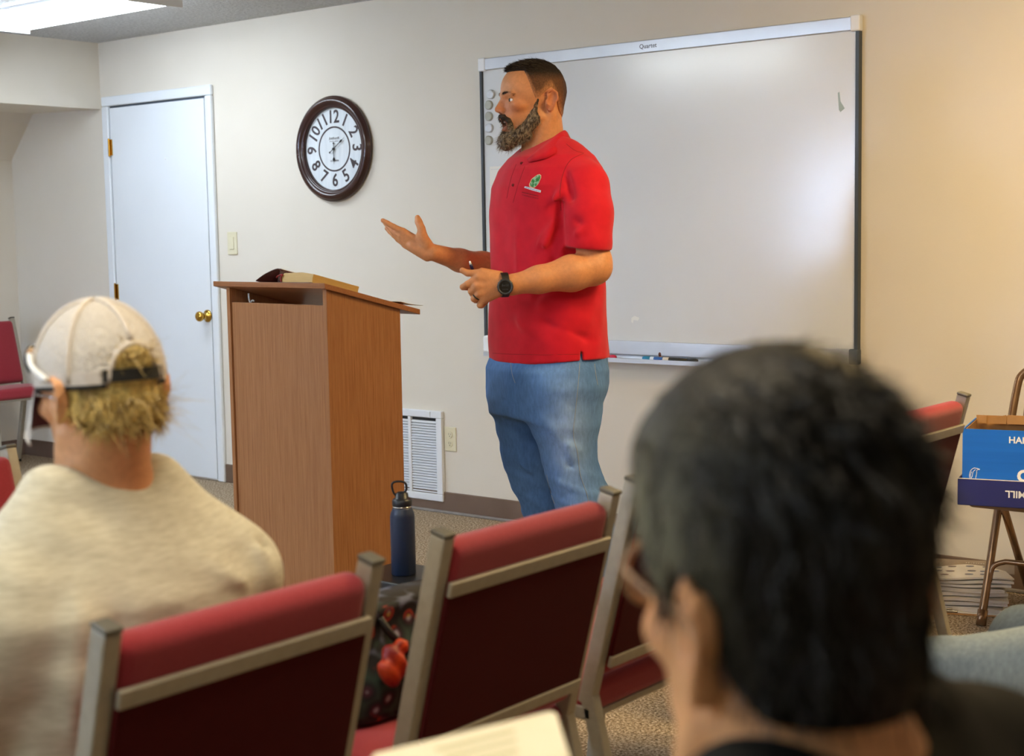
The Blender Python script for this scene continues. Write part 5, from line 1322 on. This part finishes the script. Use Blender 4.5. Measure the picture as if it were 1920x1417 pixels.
    def trousers(s, m, colf, folds=.004, seed=5):
        def fn(P):
            d = ell(P, (0, 0, .590), (.14, .19, .095))
            for k_ in (0, 1):
                H_, K_, A_ = s.hips[k_], s.knees[k_], s.ankles[k_]
                leg = chain(P, [H_, K_], [s.thigh*1.05, s.thigh*.80], .03); leg = smin(leg, chain(P, [K_, A_], [s.thigh*.78, s.calf], .03), .03)
                d = smin(d, leg, .03)
            d = d-(folds*rnd3(P, 30, seed)+folds*.5*rnd3(P, 75, seed+1)).astype(f32)
            return smax(d, .05-P[:, 2], .005)
        lo = np.min([np.array(q) for q in s.hips+s.knees+s.ankles], 0)-.16; hi = np.max([np.array(q) for q in s.hips+s.knees+s.ankles], 0)+.16
        lo[0] = min(lo[0], -.2); lo[2] = .03
        return sculpt('trousers', fn, lo, hi, .0065, m, s.o, 1, colf)
    def shoes(s, m):
        for k_ in (0, 1):
            A_ = s.ankles[k_]
            def fn(P, A_=A_):
                p = P-A3((A_[0], A_[1], 0)); d = cap(p, (-.045, 0, .042), (.14, 0, .034), .042, .034); d = smin(d, cap(p, (-.03, 0, .05), (-.01, 0, .11), .042, .038), .03)
                return smax(smin(d, smax(cap(p, (-.05, 0, .01), (.145, 0, .01), .045, .043), p[:, 2]-.022, .003), .003), -p[:, 2], .002)
            sculpt('shoe', fn, (A_[0]-.13, A_[1]-.1, -.01), (A_[0]+.22, A_[1]+.1, .17), .007, m, s.o, 1)
M['oat'] = mat('oatmeal_jersey', 'd4d0be', .9, c2='bdb8a4', scale=40, stretch=(1, 1, 6), bump=.25, bscale=500, bdist=.001, sheen=.1, spec=.1, detail=6)
M['blackshirt'] = mat('black_shirt', '101111', .85, c2='181818', scale=40, spec=.15)
M['plaid'] = mat('grey_jersey', '4a5058', .9, c2='565c66', scale=30)
M['capmesh'] = mat('cap_mesh', 'cdc8c2', .8, c2='b6b0a9', scale=420, bump=.5, bscale=520, bdist=.001)
M['caprim'] = mat('cap_cotton', 'd2cbc4', .8, c2='c6beb6', scale=120)
M['brimunder'] = mat('brim_underside', '5a2a30', .8)
M['blond'] = attr_mat('blond_hair', .5, .5, 120, (1, 1, .35), bump=.6, bscale=260, bdist=.004)
M['blondt'] = mat('blond_strand', 'dcc27a', .45, c2='8a7040', scale=60, lo=.35, hi=.7)
M['blackhair'] = attr_mat('black_hair', .50, .35, 90, (1, 1, .2), bump=.6, bscale=160, bdist=.004, spec=.15)
M['blackt'] = mat('black_strand', '0a0908', .5, c2='1e1c17', scale=40, lo=.4, hi=.75)
M['tan'] = mat('tan_frame', 'b08c6a', .4); M['lens'] = mat('dark_lens', '1c1014', .08); M['wire'] = mat('wire_frame', 'a08060', .3, .3)
def skin_col(base, red='b4583c'):
    b_ = L3c(base); r_ = L3c(red)
    return lambda v: mixc(np.tile(b_, (len(v), 1)), r_, .10+.2*rnd3(v, 30, 5))

tq = at_D(737, 1245, 2.40)
def cloth_fn(P):
    p = P-A3(tq); d = ell(p, (0, 0, 0), (.020, .026, .034)); d = smin(d, ell(p, (.0, .02, .030), (.010, .028, .010)), .012)
    return d-(.006*np.sin(p[:, 1]*190+p[:, 2]*60+2*np.sin(p[:, 2]*40))*.6+.006*rnd3(P, 60, 2)).astype(f32)
o = sculpt('red_cloth', cloth_fn, tuple(tq-Vector((.12, .14, .14))), tuple(tq+Vector((.12, .14, .14))), .004, mat('scarf_red', '7a0c04', .5, c2='cc4818', scale=26, lo=.42, hi=.6), bag, 1)
o.matrix_parent_inverse = Matrix.Translation(-Vector(bag.location)); o['label'] = 'bundle of shiny red and orange cloth'

# --- person in the mesh cap, on the nearest chair
q = at_D(197, 742, 2.0)
woman = Seated('person', 'person seen from behind in a pale mesh cap and oatmeal t-shirt, short blond hair', (-1.690, 1.213, 0), PI,
    [(.50, 0, .125, .185), (.58, -.005, .118, .180), (.68, -.012, .118, .195), (.77, -.02, .120, .212), (.835, -.022, .110, .216), (.885, -.012, .096, .188), (.935, .0, .080, .132), (.968, .012, .074, .098), (.992, .016, .068, .082)],
    [(-.01, .186, .815), (-.01, -.186, .815)], [(.07, .27, .62), (.07, -.27, .62)], [(.30, .12, .60), (.30, -.12, .60)],
    [((1, -.5, -.3), (0, -1, .3), .5), ((1, .5, -.3), (0, 1, .3), .5)],
    [(.02, .09, .585), (.02, -.09, .585)], [(.44, .13, .565), (.44, -.13, .565)], [(.42, .13, .09), (.42, -.13, .09)], thigh=.082)
woman.set_head(q, math.radians(90+38.87+44), .93, math.radians(4))
def wfold(P):
    f = 0
    for a, b_, w_, am in (((-.14, -.05, .90), (-.14, -.17, .80), .020, .012), ((-.14, -.09, .84), (-.13, -.19, .76), .016, -.012), ((-.12, .13, .92), (-.12, .17, .60), .022, .012), ((-.12, .08, .86), (-.13, .12, .58), .02, -.010),
                          ((-.12, -.02, .94), (-.13, -.14, .90), .014, .008), ((-.12, .06, .93), (-.13, -.08, .925), .012, -.006), ((-.10, -.18, .88), (-.06, -.22, .76), .012, .010), ((-.08, -.20, .88), (-.04, -.23, .78), .010, -.009)):
        f = f+fold_ridge(P, a, b_, w_, am)
    return f
woman.extra = wfold
woman.body(M['skin'], skin_col('dda578'))
woman.shirt('t_shirt', M['oat'], .50, .995, .0055, 3, collar_r=.060)
woman.trousers(M['denim'], lambda v: mixc(np.tile(L3c('3a4658'), (len(v), 1)), L3c('5a6c84'), .4+.4*rnd3(v, 20, 2)))
woman.shoes(M['shoe'])
def cap_shell(p): return ell(p, (12, 0, 28), (111, 86, 112))
def cap_fn_(p, off=0):
    d = cap_shell(p)+off
    zb = 20+.06*p[:, 0]
    d = smax(d, zb-p[:, 2], 2)
    hole = np.sqrt((p[:, 1]/38)**2+((p[:, 2]-24)/50)**2)-1
    hole = np.where(p[:, 0] < 0, hole*38, 40)
    d = smax(d, -hole, 2)
    return smax(d, -(cap_shell(p)+3.5), 1)
wo_ = woman.o
cap_o = sculpt('mesh_cap', lambda P: (cap_fn_(woman.th(P))*woman.hs[0]/1000).astype(f32), woman.HC-.16, woman.HC+.17, .0026, M['capmesh'], wo_, 1)
def ring_on(fn, pts, r, name, m, par, seg=8):
    b = NB(); tube(b, [woman.hw(*p_) for p_ in pts], r, seg); return obj(name, b, m, par, smooth=True)
def shell_pt(az, el, k_=1.012):   # az from the back (0) towards the left
    a, e = math.radians(az), math.radians(el)
    return (12-111*k_*math.cos(a)*math.cos(e), 86*k_*math.sin(a)*math.cos(e), 28+112*k_*math.sin(e))
def hgt_pt(az, z):
    e = math.degrees(math.asin(max(-1, min(1, (z-28)/112)))); return shell_pt(az, e)
for az in (62, -62, 118, -118): ring_on(None, [shell_pt(az, e) for e in range(-2, 90, 6)], .0042, 'cap_seam', M['caprim'], cap_o)
ring_on(None, [shell_pt(0, e) for e in range(28, 90, 6)], .0036, 'cap_seam', M['caprim'], cap_o)
arch = []
for i in range(21):
    t = PI*i/20; l_ = 39*math.cos(t); z_ = 22+52*math.sin(t); rr_ = 1-(l_/87)**2-((z_-28)/113)**2; arch.append((12-112*math.sqrt(max(rr_, 0)), l_, z_))
ring_on(None, arch, .0045, 'arch_binding', M['caprim'], cap_o)
b = NB(); n = 24
def band(z0, z1, az0, az1, k_, name, m, th=2.):
    b = NB(); g_ = []
    for i in range(n+1):
        az = az0+(az1-az0)*i/n; row = []
        for z_, kk in ((z0, k_), (z1, k_), (z1, k_+.03), (z0, k_+.03)):
            e = math.degrees(math.asin((z_-28)/112)); row.append(b.verts.new(woman.hw(*[(12+(c_-12)*kk if j == 0 else c_*kk if j == 1 else c_) for j, c_ in enumerate(shell_pt(az, e, 1))])))
        g_.append(row)
    for i in range(n):
        for k2 in range(4): b.faces.new((g_[i][k2], g_[i][(k2+1) % 4], g_[i+1][(k2+1) % 4], g_[i+1][k2]))
    b.faces.new(g_[0]); b.faces.new(g_[-1][::-1]); return obj(name, b, m, cap_o)
band(22, 40, -32, 32, 1.02, 'adjuster_strap', M['rubber'])['label'] = 'black plastic adjuster strap'
band(14, 20, 30, 330, .985, 'sweatband', M['rubber']) 
band(20, 38, 34, 326, 1.0, 'cap_band', M['caprim'])
b = NB(); lathe(b, [(0, .004), (.006, .003), (.007, 0)], 16, Matrix.Translation(woman.hw(12, 0, 141)) ); obj('cap_button', b, M['caprim'], cap_o, smooth=True)
# drooping brim
def brim(off, name, m, th=2.2):
    b = NB(); nu, nv = 16, 8; T_ = []
    for s_ in (0, 1):
        G_ = []
        for i in range(nu+1):
            a = -1+2*i/nu; row = []
            for j in range(nv+1):
                t = j/nv; g = 12+108*math.cos(a*1.0)+(74*math.cos(a*1.15)+8)*t; l_ = 86*math.sin(a*1.0)*(1-.04*t); z_ = 22+6-74*t*(.55+.45*t)-20*a*a*(.3+.7*t)+off-s_*th
                row.append(b.verts.new(woman.hw(g, l_, z_)))
            G_.append(row)
        T_.append(G_)
    for s_ in (0, 1):
        for i in range(nu):
            for j in range(nv): b.faces.new([T_[s_][x][y] for x, y in ((i, j), (i+1, j), (i+1, j+1), (i, j+1))])
    per = [(i, nv) for i in range(nu+1)]; 
    for k2 in range(len(per)-1): (a1, a2), (b1, b2) = per[k2], per[k2+1]; b.faces.new((T_[0][a1][a2], T_[0][b1][b2], T_[1][b1][b2], T_[1][a1][a2]))
    for e in (0, nu):
        for j in range(nv): b.faces.new((T_[0][e][j], T_[0][e][j+1], T_[1][e][j+1], T_[1][e][j]))
    return obj(name, b, m, cap_o, smooth=False)
brim(1.5, 'brim', M['caprim'], 1.6); brim(-.4, 'brim_underside', M['brimunder'], 2.4)
e_ = [(12+108*math.cos(a)+(74*math.cos(a*1.15)+8), 86*math.sin(a)*.96, 28-74-20*a*a) for a in [-1+2*i/20 for i in range(21)]]
ring_on(None, e_, .0022, 'brim_edge', M['caprim'], cap_o)
# sunglasses pushed up on the cap front
sg = thing('sunglasses', 'tan and dark sunglasses pushed up on the front of the mesh cap', 'sunglasses', woman.o.location, PI)
b = NB(); pts_f = [shell_pt(180-a, 20, 1.10) for a in range(-58, 59, 8)]
tube(b, [woman.hw(*p_) for p_ in pts_f], .0055, 8); obj('glasses_frame', b, M['tan'], sg, smooth=True)
for s_ in (1, -1):
    b = NB(); c_ = woman.hw(*shell_pt(180-s_*30, 14, 1.12)); bmesh.ops.create_uvsphere(b, u_segments=20, v_segments=12, radius=1, matrix=Matrix.Translation(c_) @ Matrix(woman.HM.tolist()).to_4x4() @ Matrix.Rotation(-s_*math.radians(-35), 4, 'Z') @ Matrix.Diagonal((.004, .030, .022, 1)))
    obj('dark_lens', b, M['lens'], sg, smooth=True)
    b = NB(); tube(b, smooth_curve([woman.hw(*shell_pt(180-s_*60, 18, 1.10)), woman.hw(*shell_pt(180-s_*78, 10, 1.10)), woman.hw(*shell_pt(180-s_*98, 1, 1.07))], 5), .0042, 8); obj('temple_arm', b, M['whiteplast'], sg, smooth=True)
# blond hair below and through the cap
def wh_region(p):
    g, z = p[:, 0], p[:, 2]; zb = np.interp(g, [-110, -70, -40, -22, 0, 10], [-40, -44, -34, -6, 14, 20]); return np.maximum(zb-z, g-6)
def whair(p):
    d = smin(skull(p), ell(p, (-22, 0, -24), (58, 60, 62)), 20)-(6+np.clip(-p[:, 0]/14, 0, 3))-3.2*rnd3(p*A3((1, 1, .6)), .22, 4)
    d = smax(d, wh_region(p)*.7, 8); d = smax(d, p[:, 2]-24, 3)
    bun = smax(ell(p, (-82, 0, 48), (17, 33, 30))-3*rnd3(p, .25, 6), 18-p[:, 2], 3)
    return smin(d, bun, 4)
def wcol(v):
    p = woman.th(v); return mixc(np.tile(L3c('dcc47a'), (len(v), 1)), L3c('80683a'), np.clip(.30+.9*rnd3(p*A3((1, 1, .4)), .16, 7), 0, 1))
sculpt('hair', lambda P: (whair(woman.th(P))*woman.hs[0]/1000).astype(f32), woman.HC-.16, woman.HC+.15, .003, M['blond'], wo_, 0, wcol)['label'] = 'short tousled blond hair'
head_strands('hair_strands', whair, 1800, (-120, -90, -70), (10, 90, 85), lambda p: (p[:, 0] < 5) & ((p[:, 2] < 6) | (p[:, 2] > 50)), lambda p, n_: n_*.45+np.array([-.1, 0, -.75])+np.stack([0*p[:, 0], -np.sign(p[:, 1])*.3, 0*p[:, 0]], 1), .022, .0026, M['blondt'], wo_, 21, .45, woman.HM*woman.hs, woman.HC)
head_strands('hair_wisp', whair, 60, (-70, -90, -60), (-10, -60, 10), lambda p: p[:, 1] < -55, lambda p, n_: n_*.9+np.array([-.1, -.5, -.2]), .045, .0010, M['blondt'], wo_, 23, .5, woman.HM*woman.hs, woman.HC)
ring_on(None, [(98, 60, 10), (60, 76, 8), (10, 80, 6), (-10, 80, 0)], .0018, 'glasses_arm', M['steel'], wo_)

# --- dark-haired person close to the camera
q = at_D(1487, 1176, .87)
fm = Seated('person', 'dark-haired person in a black shirt seen close from behind, wearing glasses', (q.x+.02, q.y, 0), PI,
    [(.50, 0, .14, .20), (.60, -.01, .13, .20), (.74, -.02, .135, .215), (.86, -.03, .13, .23), (.925, -.03, .11, .215), (.965, -.02, .085, .15), (.995, -.005, .07, .10), (1.01, 0, .062, .078)],
    [(-.02, .205, .905), (-.02, -.205, .905)], [(.10, .27, .66), (.12, -.27, .66)], [(.30, .02, .70), (.30, -.16, .72)],
    [((1, .1, .2), (0, -1, .5), .8), ((1, .1, .2), (0, 1, .5), .8)],
    [(.02, .10, .590), (.02, -.10, .590)], [(.48, .14, .57), (.48, -.14, .57)], [(.46, .14, .09), (.46, -.14, .09)], thigh=.09)
fm.set_head(q, math.radians(90+38.87+23), np.array((.92, .92, 1.13)), math.radians(0))
fm.body(M['skin'], skin_col('dca270'))
fm.shirt('shirt', M['blackshirt'], .50, 1.02, .003, 6, collar_r=.064)
fm.trousers(M['denim'], lambda v: mixc(np.tile(L3c('23262c'), (len(v), 1)), L3c('2f333a'), .4+.4*rnd3(v, 20, 2)))
fm.shoes(M['shoe'])
def fh_region(p):
    g, z = p[:, 0], p[:, 2]; zb = np.interp(g, [-110, -80, -52, -34, -22, 0, 14, 26, 44, 58, 84, 112, 150], [-34, -36, -34, -20, 16, 36, 30, 14, 22, 48, 78, 92, 96]); return (zb-z)*.7
def fhair(p):
    t = np.clip((p[:, 2]-20)/80, 0, 1)
    d = smin(skull(p), ell(p, (-20, 0, -18), (62, 62, 62)), 20)-(8+17*t)-1.5*rnd3(p*A3((.8, 1, .8)), .07, 4)-.8*rnd3(p*A3((1, 1, .3)), .4, 9)
    return smax(d, fh_region(p), 9)
def fcol(v):
    p = fm.th(v); t = np.exp(-((p[:, 2]-40)/55)**2)*np.clip((p[:, 1]-22)/32, 0, 1)*np.clip((p[:, 0]+55)/50, 0, 1)*(.75+.5*rnd3(p*A3((1, 1, .3)), .15, 12))  # greying temple and light from the left, both put into the colour
    return mixc(np.tile(L3c('15120e'), (len(v), 1)), L3c('8a8872'), t*.7+.12*np.clip(rnd3(p*A3((1, 1, .2)), .22, 6), 0, 1)*np.clip((p[:, 2]-20)/60, 0, 1))
sculpt('hair', lambda P: (fhair(fm.th(P))/1000).astype(f32), fm.HC-.17, fm.HC+.19, .003, M['blackhair'], fm.o, 0, fcol)['label'] = 'thick black hair greying at the temple, left light painted in'
head_strands('hair_strands', fhair, 3500, (-110, -95, -30), (125, 95, 160), lambda p: fh_region(p) < 0, lambda p, n_: n_*.06+np.stack([-.1-.8*(p[:, 2] > 70), 0*p[:, 0], -.75+.45*(p[:, 2] > 110)], 1), .026, .0016, M['blackt'], fm.o, 31, .25, fm.HM*fm.hs, fm.HC)
gl = thing('spectacles', 'wire-rimmed spectacles worn by the dark-haired person in front', 'glasses', fm.o.location, PI)
for s_ in (1, -1):
    c_ = np.array([126, s_*34, 14]); b = NB()
    tube(b, [fm.hw(c_[0]-3*abs(math.sin(t*PI/12)), c_[1]+25*math.cos(t*PI/12), c_[2]+20*math.sin(t*PI/12)) for t in range(24)], .0028, 8, closed=True); obj('lens_rim', b, M['wire'], gl, smooth=True)
    b = NB(); tube(b, smooth_curve([fm.hw(122, s_*59, 18), fm.hw(112, s_*66, 19), fm.hw(60, s_*76, 16), fm.hw(0, s_*82, 14), fm.hw(-18, s_*84, 2)], 5), .0019, 8); obj('temple_arm', b, M['wire'], gl, smooth=True)
b = NB(); tube(b, smooth_curve([fm.hw(126, 10, 16), fm.hw(131, 0, 20), fm.hw(126, -10, 16)], 4), .0015, 8); obj('bridge', b, M['wire'], gl, smooth=True)
# booklet held in the hands
A_, B_, C_ = at_D(1042, 1330, 1.32), at_D(700, 1412, 1.20), at_D(1072, 1428, 1.10)
b = NB(); nrm = (B_-A_).cross(C_-A_).normalized()*.003
if nrm.z < 0: nrm = -nrm
e1, e2 = (B_-A_), (C_-A_)*1.35
v1 = [b.verts.new(A_+e1*u+e2*t) for u, t in ((.03, 0), (1, 0), (1, 1), (0, 1), (0, .06))]; v2 = [b.verts.new(v.co-nrm) for v in v1]
b.faces.new(v1); b.faces.new(v2[::-1])
for i in range(5): b.faces.new((v1[i], v1[(i+1) % 5], v2[(i+1) % 5], v2[i]))
bko = thing('booklet', 'cream booklet held up at the bottom of the view before the dark-haired person', 'booklet', (0, 0, 0))
obj('pages', b, mat('cream_paper', 'e6dfc6', .7, c2='e0d8bc', scale=12), bko, bevel=.001)
b = NB()
for r_ in range(5):
    o_ = A_+e2*(.16+.13*r_)+e1*.25+nrm*.05; b2 = [b.verts.new(o_+e1*u+e2*t+nrm*.12) for u, t in ((0, 0), (.42-.05*(r_ % 2), 0), (.42-.05*(r_ % 2), .03), (0, .03))]; b.faces.new(b2)
o = obj('text_lines', b, mat('faded_green_ink', 'a9ac78', .8), bko); o['kind'] = 'stuff'

# --- person in light jeans at the right edge
rp = Seated('person', 'person in faded light jeans sitting at the right edge of the frame, mostly cut off', (-.58, 2.78, 0), PI,
    [(.50, 0, .14, .20), (.60, -.01, .13, .20), (.78, -.02, .135, .215), (.95, -.03, .13, .23), (1.02, -.02, .10, .20), (1.07, -.01, .075, .12), (1.10, 0, .062, .078)],
    [(-.02, .205, .985), (-.02, -.205, .985)], [(.02, .26, .72), (.02, -.26, .72)], [(.24, .15, .64), (.24, -.15, .64)],
    [((1, -.3, -.2), (0, -1, .4), .5), ((1, .3, -.2), (0, 1, .4), .5)],
    [(.0, .10, .590), (.0, -.10, .590)], [(.50, .19, .47), (.47, -.20, .455)], [(.44, .17, .09), (.52, -.20, .09)], thigh=.090)
rp.set_head(Vector((-.60, 2.78, 1.17)), PI, 1.0)
rp.body(M['skin'], skin_col('c08a60'), .006)
rp.shirt('shirt', M['plaid'], .52, 1.09, .003, 9)
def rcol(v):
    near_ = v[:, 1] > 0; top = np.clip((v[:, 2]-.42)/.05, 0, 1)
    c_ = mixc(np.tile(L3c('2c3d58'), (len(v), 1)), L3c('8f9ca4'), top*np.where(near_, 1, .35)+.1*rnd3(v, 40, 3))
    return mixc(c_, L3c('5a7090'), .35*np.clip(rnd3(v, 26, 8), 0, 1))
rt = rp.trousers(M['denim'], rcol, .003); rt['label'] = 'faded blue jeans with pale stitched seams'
def rfn(P): return None
b = NB()
for dz_ in (0, .014): tube(b, smooth_curve([(.545, -.16+dz_*.3, .425-dz_), (.558, -.19, .455-dz_), (.545, -.225, .470-dz_), (.515, -.262, .460-dz_)], 6), .0016, 6)
obj('pocket_stitch', b, M['thread'], rt, smooth=True)
rp.shoes(M['shoe'])
def rhair(p): return smax(skull(p)-8-1.5*rnd3(p, .2, 3), fh_region(p), 6)
sculpt('hair', lambda P: (rhair(rp.th(P))/1000).astype(f32), rp.HC-.16, rp.HC+.16, .006, M['hair'], rp.o, 0, lambda v: np.tile(L3c('4a3222'), (len(v), 1)))
